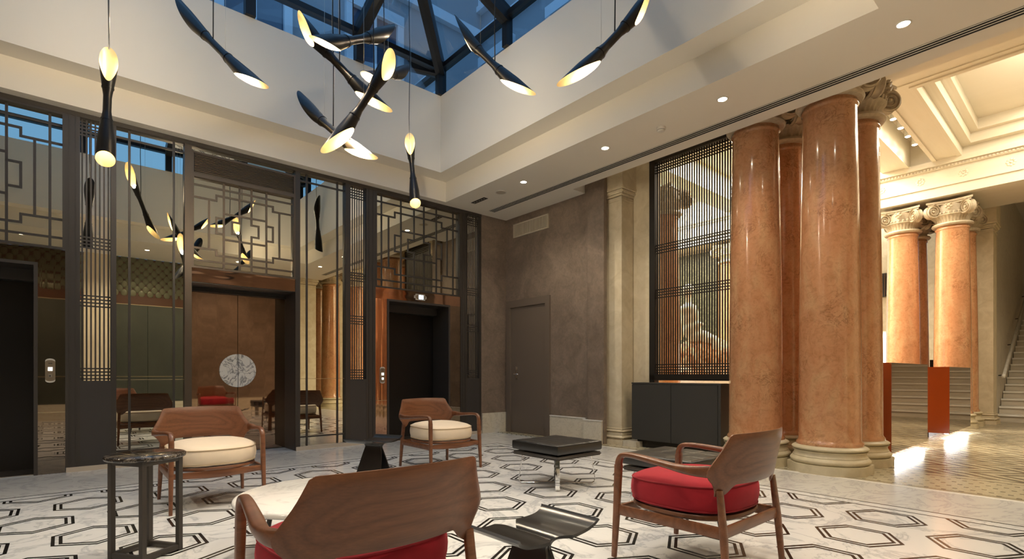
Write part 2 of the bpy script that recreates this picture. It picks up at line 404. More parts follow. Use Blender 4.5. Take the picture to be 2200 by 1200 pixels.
# ------------------------------------------------------------------ skylight
ZH = 5.52; KS = .396; YMID = (VY0+VY1)/2; RUN = (VY1-VY0)/2; ZR = ZH+KS*RUN
sk = thing('skylight', 'dark framed glass hip skylight over the ceiling well', 'skylight', ((VX0+VX1)/2, YMID, ZSILL))
def skb(name, mat, fn):
    bm = bmesh.new(); fn(bm)
    for v in bm.verts: v.co -= sk.location
    return fin(bm, name, mat, sk)
xs = [VX1, 2.99, 1.65, .31, -1.03, VX0]; ys = [VY1, 4.97, 3.46, 1.95, VY0]
for x in xs:
    for y in (VY0, VY1):
        w = .065 if x in (VX0, VX1) else .055
        skb('post', 'skylight_frame', lambda bm, x=x, y=y, w=w: bx(bm, x-w, x+w, y-.05, y+.05, ZSILL, ZH))
for y in ys[1:-1]:
    for x in (VX0, VX1): skb('post', 'skylight_frame', lambda bm, x=x, y=y: bx(bm, x-.05, x+.05, y-.045, y+.045, ZSILL, ZH))
for y in (VY0, VY1): skb('head_rail', 'skylight_frame', lambda bm, y=y: bx(bm, VX0-.05, VX1+.05, y-.05, y+.05, ZH-.03, ZH+.04))
for x in (VX0, VX1): skb('head_rail', 'skylight_frame', lambda bm, x=x: bx(bm, x-.05, x+.05, VY0-.05, VY1+.05, ZH-.03, ZH+.04))
def raft(p, q, w=.045, h=.07): skb('rafter', 'skylight_frame', lambda bm: sweep(bm, [p, q], (w, h), (Vector(q)-Vector(p)).cross(U3).normalized(), 4, 2.0) if False else sweep(bm, [p, q], (w*1.45, h*1.45), (Vector(q)-Vector(p)).cross(U3).normalized(), 8, 8.0))
RX0, RX1 = VX0+RUN, VX1-RUN
for x, rx in ((VX0, RX0), (VX1, RX1)):
    for y in (VY0, VY1): raft((x, y, ZH), (rx, YMID, ZR), .05, .07)
raft((RX0, YMID, ZR), (RX1, YMID, ZR))
def roofz(x, y): return ZH+KS*max(0, min(x-VX0, VX1-x, y-VY0, VY1-y))
for x in xs[1:-1]:
    t = min(RUN, x-VX0, VX1-x)
    raft((x, VY1, ZH), (x, VY1-t, ZH+KS*t)); raft((x, VY0, ZH), (x, VY0+t, ZH+KS*t))
for y in ys[1:-1]:
    t = min(y-VY0, VY1-y)
    raft((VX1, y, ZH), (VX1-t, y, ZH+KS*t)); raft((VX0, y, ZH), (VX0+t, y, ZH+KS*t))
def quad(bm, pts): bm.faces.new([bm.verts.new(p) for p in pts])
def pane(pts): skb('glass_pane', 'skylight_glass', lambda bm: quad(bm, pts))
for a, b in zip(xs, xs[1:]):
    for y, sg in ((VY1, -1), (VY0, 1)):
        pane([(a, y, ZSILL), (b, y, ZSILL), (b, y, ZH), (a, y, ZH)])
        ta, tb = (min(RUN, q-VX0, VX1-q) for q in (a, b)); pts = [(a, y, ZH+.05), (b, y, ZH+.05), (b, y+sg*tb, ZH+.05+KS*tb), (a, y+sg*ta, ZH+.05+KS*ta)]
        if ta < 1e-6: pts = pts[:3]
        elif tb < 1e-6: pts = [pts[0], pts[1], pts[3]]
        pane(pts)
for a, b in zip(ys, ys[1:]):
    for x, sg in ((VX1, -1), (VX0, 1)):
        pane([(x, a, ZSILL), (x, b, ZSILL), (x, b, ZH), (x, a, ZH)])
        ta, tb = (min(q-VY0, VY1-q) for q in (a, b)); pts = [(x, a, ZH+.05), (x, b, ZH+.05), (x+sg*tb, b, ZH+.05+KS*tb), (x+sg*ta, a, ZH+.05+KS*ta)]
        if ta < 1e-6: pts = pts[:3]
        elif tb < 1e-6: pts = [pts[0], pts[1], pts[3]]
        pane(pts)
# courtyard facades seen through the glass
def facade(name, axis, pos, a0, a1, label):
    f = thing(name, label, None, (pos if axis == 'x' else 0, 0 if axis == 'x' else pos, 5), kind='structure')
    def B(n, m, a, b, z0, z1, d0, d1):
        if axis == 'x': bar(n, m, f, pos+d0, pos+d1, a, b, z0, z1)
        else: bar(n, m, f, a, b, pos+d0, pos+d1, z0, z1)
    B('facade_wall', 'facade', a0, a1, 4.9, 15, 0, .3)
    for r in range(3):
        z0 = 5.9+r*3.1; B('string_course', 'facade_trim', a0, a1, z0-.75, z0-.55, -.12, .0)
        n = int((a1-a0)/2.1)
        for k in range(n):
            c = a0+1.05+k*2.1
            B('window_pane', 'window_glass', c-.45, c+.45, z0, z0+1.8, -.015, .0)
            B('window_frame', 'facade_trim', c-.58, c-.45, z0-.1, z0+1.95, -.09, .0); B('window_frame', 'facade_trim', c+.45, c+.58, z0-.1, z0+1.95, -.09, .0)
            B('window_frame', 'facade_trim', c-.58, c+.58, z0+1.8, z0+2.0, -.10, .0); B('window_sill', 'facade_trim', c-.62, c+.62, z0-.12, z0, -.14, .0)
            B('window_mullion', 'facade_trim', c-.03, c+.03, z0, z0+1.8, -.05, -.016)
facade('wall_courtyard_east', 'x', 7.0, -1.0, 10.4, 'pale courtyard facade with framed windows seen through the skylight')
facade('wall_courtyard_north', 'y', 9.0, -5.0, 7.0, 'pale courtyard facade behind the mirror wall seen through the skylight')

# ------------------------------------------------------------------ mirrored elevator wall
def fret(parent, mat, x0, x1, z0, z1, y0, y1, extra):
    """chinese style fretwork: symmetrical key pattern; every straight stick a piece"""
    W, Hh = x1-x0, z1-z0; w = .011
    def zz(t): return z0+Hh*t
    def X_(s): return x0+W*s
    def V(s, t0, t1): bar('fret_stick', mat, parent, X_(s)-w, X_(s)+w, y0, y1, zz(t0), zz(t1))
    def Hn(s0, s1, t): bar('fret_stick', mat, parent, X_(s0)-w, X_(s1)+w, y0, y1, zz(t)-w, zz(t)+w)
    Hn(0, 1, .925); Hn(0, 1, .075)
    for f in (lambda s: s, lambda s: 1-s):
        lo = lambda a, b: (min(f(a), f(b)), max(f(a), f(b)))
        for g in (lambda t: t, lambda t: 1-t):
            Hn(*lo(0, .215), g(.785)); tt = sorted((g(.785), g(.845))); V(f(.215), *tt)
            Hn(*lo(.215, .30 if f(.1) < .5 else .30), g(.845))
            Hn(*lo(.215, .285), g(.59)); Hn(*lo(.367, .44), g(.57))
            tt = sorted((g(.57), g(1.0))); V(f(.44), *tt)
        V(f(.145), .215, .785); V(f(.285), 0, 1); V(f(.215), .41, .59); V(f(.367), .43, .57)
        if extra: V(f(.066), 0, 1)
    Hn(.285, .715, .845); Hn(.285, .715, .155); Hn(.285, .715, .65); Hn(.285, .715, .35)
def frame_rails(parent, x0, x1, z0, z1, mat='dark_metal', w=.022):
    for a, b, c, d in ((x0, x1, z0, z0+w), (x0, x1, z1-w, z1), (x0, x0+w, z0, z1), (x1-w, x1, z0, z1)): bar('frame_rail', mat, parent, a, b, YF-.002, YM, c, d)
def mirror_sheet(parent, x0, x1, z0, z1, mat='mirror'): return bar('mirror_sheet', mat, parent, x0, x1, YM, YM+.02, z0, z1)

tr = boxes('trim_1', 'dark_metal', [(-2.6, 5.365, YF-.005, 6.98, ZS-.045, ZS)]); struct(tr, 'dark metal rail along the top of the mirrored wall')
pl = boxes('trim_2', 'plinth_stone', [(.03, 1.13, YF-.01, 6.98, 0, .05), (2.31, 3.44, YF-.01, 6.98, 0, .05), (4.95, 5.365, YF-.01, 6.98, 0, .05)]); struct(pl, 'low beige stone plinth under the mirrored wall')
# posts
posts = [(.024, .14, 'wide dark metal post right of the left elevator'), (.392, .439, 'dark metal post between left slat panel and tall mirror'), (1.066, 1.136, 'bronze metal post left of the mirrored double doors'),
         (2.305, 2.365, 'dark metal post right of the mirrored double doors'), (2.986, 3.054, 'dark metal post between tall mirror and middle slat panel'),
         (3.290, 3.434, 'wide dark metal post left of the right elevator'), (4.94, 5.062, 'dark metal post right of the right elevator'), (5.324, 5.365, 'narrow dark metal post against the brown wall')]
for a, b, lab in posts:
    bm = bmesh.new(); z0 = .0 if (a in (1.066, 2.305)) else .05
    bx(bm, a, b, YF, 6.98, z0, ZS-.045)
    n = 3 if b-a > .1 else 1
    if n == 3:
        for q in (.28, .72): bx(bm, a+(b-a)*q-.004, a+(b-a)*q+.004, YF-.006, YF, z0, ZS-.045)
    tag(fin(bm, 'metal_post', 'bronze_frame' if 'bronze' in lab else 'dark_metal'), lab, 'post')
# slat panels
def slat_panel(x0, x1, n, label):
    t = thing('slat_panel', label, 'panel', ((x0+x1)/2, YF, .05))
    mirror_sheet(t, x0, x1, .93, ZS-.045, 'clear_mirror')
    bar('lower_panel', 'dark_panel', t, x0, x1, YF+.002, 6.98, .05, .93)
    st = (x1-x0)/n
    for i in range(n): bar('slat', 'dark_metal', t, x0+st*(i+.5)-st*.20, x0+st*(i+.5)+st*.20, YM-.005, YM, .93, ZS-.045)
    for zc in (1.01, 1.77, 2.38, 3.545):
        for k in range(4): bar('cross_slat', 'dark_metal', t, x0, x1, YM-.007, YM, zc-.06+k*.036-.007, zc-.06+k*.036+.007)
slat_panel(.14, .392, 7, 'slatted mirror panel nearest the left elevator'); slat_panel(3.054, 3.290, 7, 'slatted mirror panel between tall mirror and right elevator'); slat_panel(5.062, 5.324, 8, 'slatted mirror panel beside the brown plaster wall')
# tall mirrors
def tall_mirror(x0, x1, m, label):
    t = thing('tall_mirror', label, 'mirror', ((x0+x1)/2, YM, .05))
    mirror_sheet(t, x0, x1, .05, .937); mirror_sheet(t, x0, x1, .942, ZS-.045)
    for x in m: bar('muntin', 'dark_metal', t, x-.011, x+.011, YM-.012, YM, .05, ZS-.045)
    for z_ in (3.55, .17): bar('muntin', 'dark_metal', t, x0, x1, YM-.011, YM, z_-.010, z_+.010)
    bar('seam_strip', 'brass_trim', t, x0, x1, YM-.003, YM, .937, .942)
tall_mirror(.439, 1.066, (.556, .967), 'tall grey tinted mirror left of the mirrored double doors'); tall_mirror(2.365, 2.986, (2.468, 2.886), 'tall grey tinted mirror right of the mirrored double doors')
# double doors with marble disc
def door_bay():
    x0, x1 = 1.136, 2.305; YD = 7.33
    t = thing('door_2', 'bronze mirrored double doors with a round marble handle disc', None, ((x0+x1)/2, YD, 0), kind='structure')
    mirror_sheet(t, x0, x1, 3.58, ZS-.045)
    lv = bar('louver_back', 'vent_dark', t, x0+.02, x1-.02, YM-.02, YM+.02, 3.33, 3.575)
    for k in range(13): bar('louver_slat', 'louver_metal', t, x0+.03, x1-.03, YF+.006, YM-.02, 3.345+k*.0175, 3.353+k*.0175)
    for a, b, c, d in ((x0, x1, 3.565, 3.585), (x0, x1, 3.315, 3.34), (x0, x0+.022, 3.32, 3.58), (x1-.022, x1, 3.32, 3.58)): bar('louver_frame', 'bronze_frame', t, a, b, YF, YM, c, d)
    mirror_sheet(t, x0, x1, 2.235, 3.315); frame_rails(t, x0, x1, 2.235, 3.315, 'bronze_frame'); fret(t, 'bronze_frame', x0+.022, x1-.022, 2.257, 3.293, YM-.009, YM, False)
    bar('header_panel', 'copper_mirror', t, x0, x1, YF+.01, YM, 2.075, 2.235); bar('header_soffit', 'dark_panel', t, x0, x1, YF+.02, YD+.06, 2.065, 2.078)
    bar('jamb', 'dark_panel', t, x0-.03, x0, YM, YD+.06, 0, 2.075); bar('jamb', 'dark_panel', t, x1, x1+.03, YM, YD+.06, 0, 2.075)
    mid = (x0+x1)/2
    for a, b in ((x0, mid-.003), (mid+.003, x1)):
        d = bar('door_leaf', 'bronze_mirror', t, a, b, YD, YD+.04, .012, 2.065)
    for sg in (-1, 1):
        bm = bmesh.new(); n = 24; r = .212
        pts = [(0, -r)]+[(sg*r*math.sin(PI*k/n), -r*math.cos(PI*k/n)) for k in range(1, n)]+[(0, r)]
        fr = [bm.verts.new((x+sg*.003, -.018, z)) for x, z in pts]; bk = [bm.verts.new((x+sg*.003, 0, z)) for x, z in pts]
        bm.faces.new(fr); bm.faces.new(bk[::-1])
        for i in range(len(pts)): j = (i+1) % len(pts); bm.faces.new((fr[i], bk[i], bk[j], fr[j]))
        o = fin(bm, 'handle_disc', 'disc_marble', t, (mid-t.location.x, -.001, 1.045)); o['label'] = 'half of the round white marble disc'
    bar('door_track', 'vent_dark', t, x0, x1, YD-.05, YD, 2.02, 2.065)
door_bay()
# elevators
def elevator(name, xo0, xo1, xs0, xs1, label, plate_x):
    YD = 7.36
    t = thing(name, label, None, ((xo0+xo1)/2, YD, 0), kind='structure')
    mirror_sheet(t, xs0, xs1, 2.26, ZS-.045); frame_rails(t, xs0, xs1, 2.26, ZS-.045); fret(t, 'dark_metal', xs0+.022, xs1-.022, 2.282, ZS-.067, YM-.009, YM, True)
    mat = 'panel_bronze' if xo0 < 0 else 'copper_mirror'
    bar('header_panel', mat, t, xs0, xs1, YF+.01, YM, 2.10, 2.26)
    for a, b in ((xs0, xo0), (xo1, xs1)):
        bar('side_panel', mat if (a, b) == ((xo1, xs1) if xo0 < 0 else (xs0, xo0)) else 'panel_bronze', t, a, b, YF+.01, YM, .0, 2.10)
    for a, b in ((xo0-.02, xo0+.01), (xo1-.01, xo1+.02)): bar('jamb', 'dark_metal', t, a, b, YF, YD+.05, 0, 2.09)
    bar('jamb_head', 'dark_metal', t, xo0-.02, xo1+.02, YF, YD+.05, 2.075, 2.105)
    mid = xo0+(xo1-xo0)*.33
    bar('door_leaf', 'elevator_door', t, xo0, (xo0+xo1)/2, YD-.02, YD+.02, .0, 2.08); bar('door_leaf', 'elevator_door', t, (xo0+xo1)/2, xo1, YD, YD+.04, .0, 2.08)
    bar('inner_head', 'dark_panel', t, xo0, xo1, YD-.12, YD, 1.96, 2.08); bar('threshold', 'steel', t, xo0, xo1, YM, YD, .0, .006)
    bar('panel_seam', 'brass_trim', t, *((xo1+.02, xs1) if xo0 < 0 else (xs0, xo0-.02)), YF+.007, YF+.01, .615, .620)
elevator('door_1', -1.30, -.203, -1.46, .024, 'dark elevator doorway at the left edge with bronze side panel', 0)
elevator('door_3', 3.641, 4.711, 3.434, 4.940, 'dark elevator doorway with copper mirror surround', 0)
def call_plate(x, z, label, icon):
    t = thing('call_plate', label, 'call button', (x, YF+.008, z))
    bm = bmesh.new(); w, h, n = .038, .115, 10; a = .022
    pts = [(w, h-a)]+[(w*math.cos(PI*k/n), h-a+a*math.sin(PI*k/n)) for k in range(1, n)]+[(-w, h-a), (-w, -h+a)]+[(-w*math.cos(PI*k/n), -h+a-a*math.sin(PI*k/n)) for k in range(1, n)]+[(w, -h+a)]
    def slab(sc_, y0, y1, name, mat, par):
        b = bmesh.new(); f = [b.verts.new((p*sc_[0], y0, q*sc_[1])) for p, q in pts]; g = [b.verts.new((p*sc_[0], y1, q*sc_[1])) for p, q in pts]
        b.faces.new(f); b.faces.new(g[::-1])
        for i in range(len(pts)): j = (i+1) % len(pts); b.faces.new((f[i], g[i], g[j], f[j]))
        return fin(b, name, mat, par)
    bm.free()
    slab((1.0, 1.05), -.006, 0, 'rim', 'white_metal', t); slab((.985, .91), -.009, -.006, 'face_plate', 'plate_steel', t)
    b1 = boxes('call_button', 'button_white', [(-.017, .017, -.013, -.008, -.002, .034)], t)
    boxes('button_symbol', 'vent_dark', [(-.010, .010, -.0136, -.0125, .006, .010), (-.010, -.006, -.0136, -.0125, .010, .022), (.006, .010, -.0136, -.0125, .010, .022), (-.006, .006, -.0136, -.0125, .020, .024)], t)
    b2 = boxes('call_button', 'button_white' if icon else 'steel', [(-.014, .014, -.012, -.008, -.066, -.036)], t)
    boxes('button_symbol', 'vent_dark', [(-.008, .004, -.0126, -.0115, -.060, -.046)], t)
    boxes('lettering', 'vent_dark', [(-.013+k*.0075, -.013+k*.0075+.005, -.0096, -.0085, .067, .078) for k in range(4)], t)
call_plate(-.090, 1.035, 'bronze call button plate beside the left elevator', 0); call_plate(3.545, .985, 'steel call button plate beside the right elevator', 1)
t = thing('floor_display', 'lit blue floor display above the right elevator door', 'display', (4.18, YF+.008, 2.18))
bm = bmesh.new(); bx(bm, -.105, .105, -.012, 0, -.045, .045); bmesh.ops.bevel(bm, geom=[e for e in bm.edges if abs((e.verts[0].co-e.verts[1].co).y) > .005], offset=.025, segments=4, affect='EDGES'); fin(bm, 'display_case', 'white_metal', t)
bm = bmesh.new(); bx(bm, -.094, .094, -.0132, -.011, -.036, .036); bmesh.ops.bevel(bm, geom=[e for e in bm.edges if abs((e.verts[0].co-e.verts[1].co).y) > .001], offset=.02, segments=4, affect='EDGES'); fin(bm, 'face_plate', 'plate_steel', t)
boxes('screen', 'display_blue', [(-.03, .05, -.0145, -.011, -.030, .030)], t)
boxes('keyhole', 'vent_dark', [(.066, .076, -.0142, -.012, -.004, .004)], t)

# ------------------------------------------------------------------ brown wall fittings
t = thing('door_4', 'brown service door with lever handle in the brown wall', None, (5.91, 6.30, 0), kind='structure')
for a, b, c, d in ((5.80, 5.90, 0, 2.26), (6.75, 6.85, 0, 2.26), (5.90, 6.75, 2.14, 2.26)): bar('door_frame', 'door_brown', t, 5.875, 5.95, a, b, c, d)
bar('door_leaf', 'door_brown', t, 5.902, 5.95, 5.90, 6.75, .004, 2.14)
bar('handle_plate', 'steel', t, 5.892, 5.902, 6.585, 6.625, .92, 1.13)
bm = bmesh.new(); sweep(bm, [(0, 0, 0), (-.05, 0, 0), (-.055, .0, 0)], (.009, .009), Vector((0, 1, 0)), 10, 2.0); sweep(bm, [(-.052, .012, 0), (-.052, -.10, 0)], (.009, .009), Vector((1, 0, 0)), 10, 2.0); fin(bm, 'lever', 'chrome', t, (-.018, .305, 1.0), smooth=True)
bar('lock_reader', 'chrome', t, 5.886, 5.902, 6.59, 6.62, 1.07, 1.12)
t = thing('wall_grille', 'beige slatted air grille high on the brown wall', 'vent', (5.91, 6.26, 3.45))
for a, b, c, d in ((5.84, 6.68, 3.545, 3.565), (5.84, 6.68, 3.335, 3.355), (5.84, 5.86, 3.335, 3.565), (6.66, 6.68, 3.335, 3.565), (6.25, 6.265, 3.35, 3.55)): bar('grille_frame', 'grille_grey', t, 5.885, 5.91, a, b, c, d)
bar('grille_back', 'louver_metal', t, 5.903, 5.9095, 5.85, 6.67, 3.345, 3.555)
for k in range(32):
    y = 5.872+k*.0252; bar('grille_slat', 'grille_grey', t, 5.888, 5.906, y-.006, y+.006, 3.352, 3.548)

# ------------------------------------------------------------------ ceiling fittings
t = thing('linear_diffuser', 'long black slot air diffuser running along the soffit', 'diffuser', (5.395, 3.4, ZS))
bar('slot_back', 'slot_black', t, 5.335, 5.455, .0, 6.66, ZS-.004, ZS)
for x in (5.337, 5.375, 5.414, 5.453): bar('slot_blade', 'white_paint', t, x-.0045, x+.0045, .0, 6.66, ZS-.007, ZS-.004)
for i, y in enumerate((1.03, 2.467, 3.91, 5.347)):
    t = thing('downlight', ['bright recessed downlight over the near end of the soffit', 'bright recessed downlight nearest the orange columns', 'bright recessed downlight, middle of the soffit row', 'bright recessed downlight nearest the brown wall door'][i], 'downlight', (4.905, y, ZS), group='soffit downlights')
    bm = bmesh.new(); lathe(bm, [(.052, 0), (.052, -.004), (.042, -.006), (.040, -.001)], 32, cap=False); fin(bm, 'trim_ring', 'white_paint', t, smooth=True)
    bm = bmesh.new(); lathe(bm, [(.040, -.0015), (.001, -.0015)], 24, cap=False); fin(bm, 'led_lens', 'downlight_led', t)
    spot('downlight_beam', (0, 0, -.012), (0, 0, -1), 42, 130, .7, .04, WARM, t)
for i, (x, y) in enumerate(((3.2, .3), (1.4, .3), (-.6, .3), (-2.3, 2.5), (-2.3, 4.6))):
    t = thing('downlight', ['recessed downlight behind the viewer seen in the mirror by the tall mirror', 'recessed downlight over the green wall, second of the back row', 'recessed downlight over the green wall, third of the back row', 'recessed downlight on the side soffit, near', 'recessed downlight on the side soffit, far'][i], 'downlight', (x, y, ZS), group='soffit downlights')
    bm = bmesh.new(); lathe(bm, [(.052, 0), (.052, -.004), (.042, -.006), (.040, -.001)], 32, cap=False); fin(bm, 'trim_ring', 'white_paint', t, smooth=True)
    bm = bmesh.new(); lathe(bm, [(.040, -.0015), (.001, -.0015)], 24, cap=False); fin(bm, 'led_lens', 'downlight_led', t)
    spot('downlight_beam', (0, 0, -.012), (0, 0, -1), 75, 140, .7, .04, WARM, t)
t = thing('smoke_detector', 'white round smoke detector on the soffit', 'detector', (4.963, 3.19, ZS))
bm = bmesh.new(); lathe(bm, [(.05, 0), (.05, -.018), (.044, -.024), (.042, -.034), (.034, -.046), (.001, -.050)], 32, cap=False); fin(bm, 'housing', 'white_paint', t, smooth=True, angle=40)
bm = bmesh.new(); lathe(bm, [(.0432, -.026), (.0432, -.032)], 32, cap=False); fin(bm, 'sensor_slot', 'vent_dark', t)
t = thing('ceiling_speaker', 'flat round grey speaker in the soffit', 'speaker', (4.931, 5.873, ZS))
bm = bmesh.new(); lathe(bm, [(.085, 0), (.085, -.005), (.074, -.007), (.072, -.004)], 40, cap=False); fin(bm, 'rim', 'white_paint', t, smooth=True)
bm = bmesh.new(); lathe(bm, [(.072, -.004), (.001, -.004)], 32, cap=False); fin(bm, 'grille', 'grille_grey', t)
t = thing('slot_vent', 'small black slotted ceiling vent near the corner', 'vent', (4.91, 6.37, ZS))
bar('vent_plate', 'vent_dark', t, 4.87, 4.95, 6.20, 6.53, ZS-.004, ZS)
for k in range(5): bar('vent_tab', 'grille_grey', t, 4.90, 4.918, 6.235+k*.06, 6.26+k*.06, ZS-.006, ZS-.004)

# ------------------------------------------------------------------ columns
def volute_mesh():
    bm = bmesh.new()
    # scroll drum with spiral ridges on both faces; axis along local x, outward along +y
    r = .125; n = 28
    for s in (-1, 1):
        P = []
        for k in range(60):
            a = k/59*2.6*2*PI; rr = .132*(1-k/59*.86); P.append((s*.050, rr*math.cos(a+PI/2), rr*math.sin(a+PI/2)))
        sweep(bm, P, [(.021*(1-.45*k/59), .0125*(1-.5*k/59)) for k in range(60)], Vector((1, 0, 0)), 6, 2.0)
        bmesh.ops.transform(bm, matrix=Matrix.Translation((s*.05, 0, 0)) @ Matrix.Diagonal((.022, .026, .026, 1)), verts=bmesh.ops.create_icosphere(bm, subdivisions=2, radius=1)['verts'])
    rings = []
    for x, q in ((-.042, 1.0), (-.03, .92), (0, .84), (.03, .92), (.042, 1.0)): rings.append([bm.verts.new((x, r*q*math.cos(2*PI*i/n), r*q*math.sin(2*PI*i/n))) for i in range(n)])
    for A, B in zip(rings, rings[1:]):
        for i in range(n): bm.faces.new((A[i], A[(i+1) % n], B[(i+1) % n], B[i]))
    bm.faces.new(rings[0][::-1]); bm.faces.new(rings[-1])
    # band sweeping back to the bell
    sweep(bm, smooth_path([(0, .02, .118), (0, -.07, .105), (0, -.16, .045), (0, -.24, .03)], 4), (.05, .022), Vector((1, 0, 0)), 8, 3)
    me = bpy.data.meshes.new('volute'); bmesh.ops.recalc_face_normals(bm, faces=bm.faces[:]); bm.to_mesh(me); bm.free(); me.materials.append(M['capital_stone'])
    for p in me.polygons: p.use_smooth = True
    me.set_sharp_from_angle(angle=math.radians(50)); return me
VOL = volute_mesh()
def capital_mesh():
    bm = bmesh.new()
    lathe(bm, [(.245, 0), (.290, .008), (.308, .032), (.298, .058), (.255, .068)], 48)
    rings = []
    for z_, rr in ((.06, .245), (.12, .252), (.17, .285), (.185, .30)):
        rings.append([bm.verts.new(((rr-(.010 if (i % 4) in (0, 1) and z_ < .18 else 0))*math.cos(2*PI*i/128), (rr-(.010 if (i % 4) in (0, 1) and z_ < .18 else 0))*math.sin(2*PI*i/128), z_)) for i in range(128)])
    for A, B in zip(rings, rings[1:]):
        for i in range(128): bm.faces.new((A[i], A[(i+1) % 128], B[(i+1) % 128], B[i]))
    lathe(bm, [(.30, .185), (.315, .20), (.30, .218), (.27, .225), (.27, .40)], 40)
    for i in range(28):      # egg moulding
        a = 2*PI*i/28; bmesh.ops.transform(bm, matrix=Matrix.Translation((.30*math.cos(a), .30*math.sin(a), .235)) @ Matrix.Diagonal((.022, .022, .03, 1)), verts=bmesh.ops.create_icosphere(bm, subdivisions=1, radius=1)['verts'])
    for z0, z1, g in ((.40, .43, 1.0), (.43, .465, 1.07)):   # concave abacus
        pts = []
        for k in range(4):
            a = PI/4+k*PI/2; b = a+PI/2
            p, q = Vector((.44*math.cos(a), .44*math.sin(a), 0)), Vector((.44*math.cos(b), .44*math.sin(b), 0))
            for s in range(8):
                t_ = s/8; m = p.lerp(q, t_); inward = -(p+q).normalized(); m = m+inward*.055*math.sin(PI*t_); pts.append(m*g)
        lo = [bm.verts.new((v.x, v.y, z0)) for v in pts]; hi = [bm.verts.new((v.x, v.y, z1)) for v in pts]; n = len(pts)
        bm.faces.new(lo[::-1]); bm.faces.new(hi)
        for i in range(n): bm.faces.new((lo[i], lo[(i+1) % n], hi[(i+1) % n], hi[i]))
    for k in range(4):       # flower on each side
        a = k*PI/2
        for dx_, dz_, s in ((0, .36, .035), (-.035, .33, .026), (.035, .33, .026), (0, .30, .028), (-.03, .385, .022), (.03, .385, .022)):
            bmesh.ops.transform(bm, matrix=Matrix.Rotation(a, 4, 'Z') @ Matrix.Translation((.335, dx_, dz_)) @ Matrix.Diagonal((.03, s, s, 1)), verts=bmesh.ops.create_icosphere(bm, subdivisions=1, radius=1)['verts'])
    me = bpy.data.meshes.new('capital'); bmesh.ops.recalc_face_normals(bm, faces=bm.faces[:]); bm.to_mesh(me); bm.free(); me.materials.append(M['capital_stone'])
    for p in me.polygons: p.use_smooth = True
    me.set_sharp_from_angle(angle=math.radians(40)); return me
CAP = capital_mesh()
def col_meshes():
    bm = bmesh.new(); prof = [(.300, .275), (.302, .300), (.292, .312)]
    for k in range(17):
        t_ = k/16; prof.append((.282-.040*t_**1.7, (.33+t_*3.36)))
    prof += [(.244, 3.70), (.256, 3.712), (.258, 3.732), (.248, 3.74), (.245, 3.77)]
    lathe(bm, prof, 56); me = bpy.data.meshes.new('shaft'); bm.to_mesh(me); bm.free(); me.materials.append(M['orange_marble'])
    for p in me.polygons: p.use_smooth = True
    me.set_sharp_from_angle(angle=math.radians(60))
    bm = bmesh.new()
    def tor(z0, z1, r): return [(r-.02, z0)]+[(r-.02+.028*math.sin(PI*k/8)+.0, z0+(z1-z0)*k/8) for k in range(1, 8)]+[(r-.02, z1)]
    lathe(bm, tor(.09, .16, .352)+[(.335, .165), (.325, .18), (.318, .20), (.325, .215), (.335, .222)]+tor(.225, .27, .335)+[(.30, .275)], 56)
    oc = [(.355*math.cos(PI/8+k*PI/4)/math.cos(PI/8), .355*math.sin(PI/8+k*PI/4)/math.cos(PI/8)) for k in range(8)]
    lo = [bm.verts.new((x, y, 0)) for x, y in oc]; hi = [bm.verts.new((x, y, .092)) for x, y in oc]; bm.faces.new(lo[::-1]); bm.faces.new(hi)
    for i in range(8): bm.faces.new((lo[i], lo[(i+1) % 8], hi[(i+1) % 8], hi[i]))
    mb = bpy.data.meshes.new('base'); bmesh.ops.recalc_face_normals(bm, faces=bm.faces[:]); bm.to_mesh(mb); bm.free(); mb.materials.append(M['base_cream'])
    for p in mb.polygons: p.use_smooth = True
    mb.set_sharp_from_angle(angle=math.radians(45)); return me, mb
SHAFT, BASE = col_meshes()
def column(x, y, label):
    t = thing('marble_column', label, 'column', (x, y, 0), group='orange marble columns')
    s = link('shaft', SHAFT, None, t); s.rotation_euler = (0, 0, random.uniform(0, 6)); link('base', BASE, None, t)
    c = link('capital', CAP, None, t, (0, 0, 3.765))
    for k in range(4):
        a = PI/4+k*PI/2; v = link('volute', VOL, None, c, (.37*math.cos(a), .37*math.sin(a), .285)); v.rotation_euler = (0, 0, a-PI/2)
column(6.03, 1.889, 'large orange marble column, front right of the near group'); column(6.03, 2.643, 'large orange marble column beside the black lattice screen')
column(6.78, 1.889, 'orange marble column behind the front right one, nearest the reception desk'); column(6.80, 2.643, 'orange marble column between the two large front columns, set behind')
column(12.75, 2.69, 'far orange marble column behind the near reception desk'); column(12.75, 1.93, 'far orange marble column behind the far reception desk')
column(13.5, 2.69, 'far orange column half hidden behind the left far column'); column(13.5, 1.93, 'far orange column half hidden behind the right far column')
column(12.75, 6.2, 'distant orange column seen through the lattice by the green mosaic'); column(8.1, 5.15, 'orange column seen through the left edge of the lattice screen')

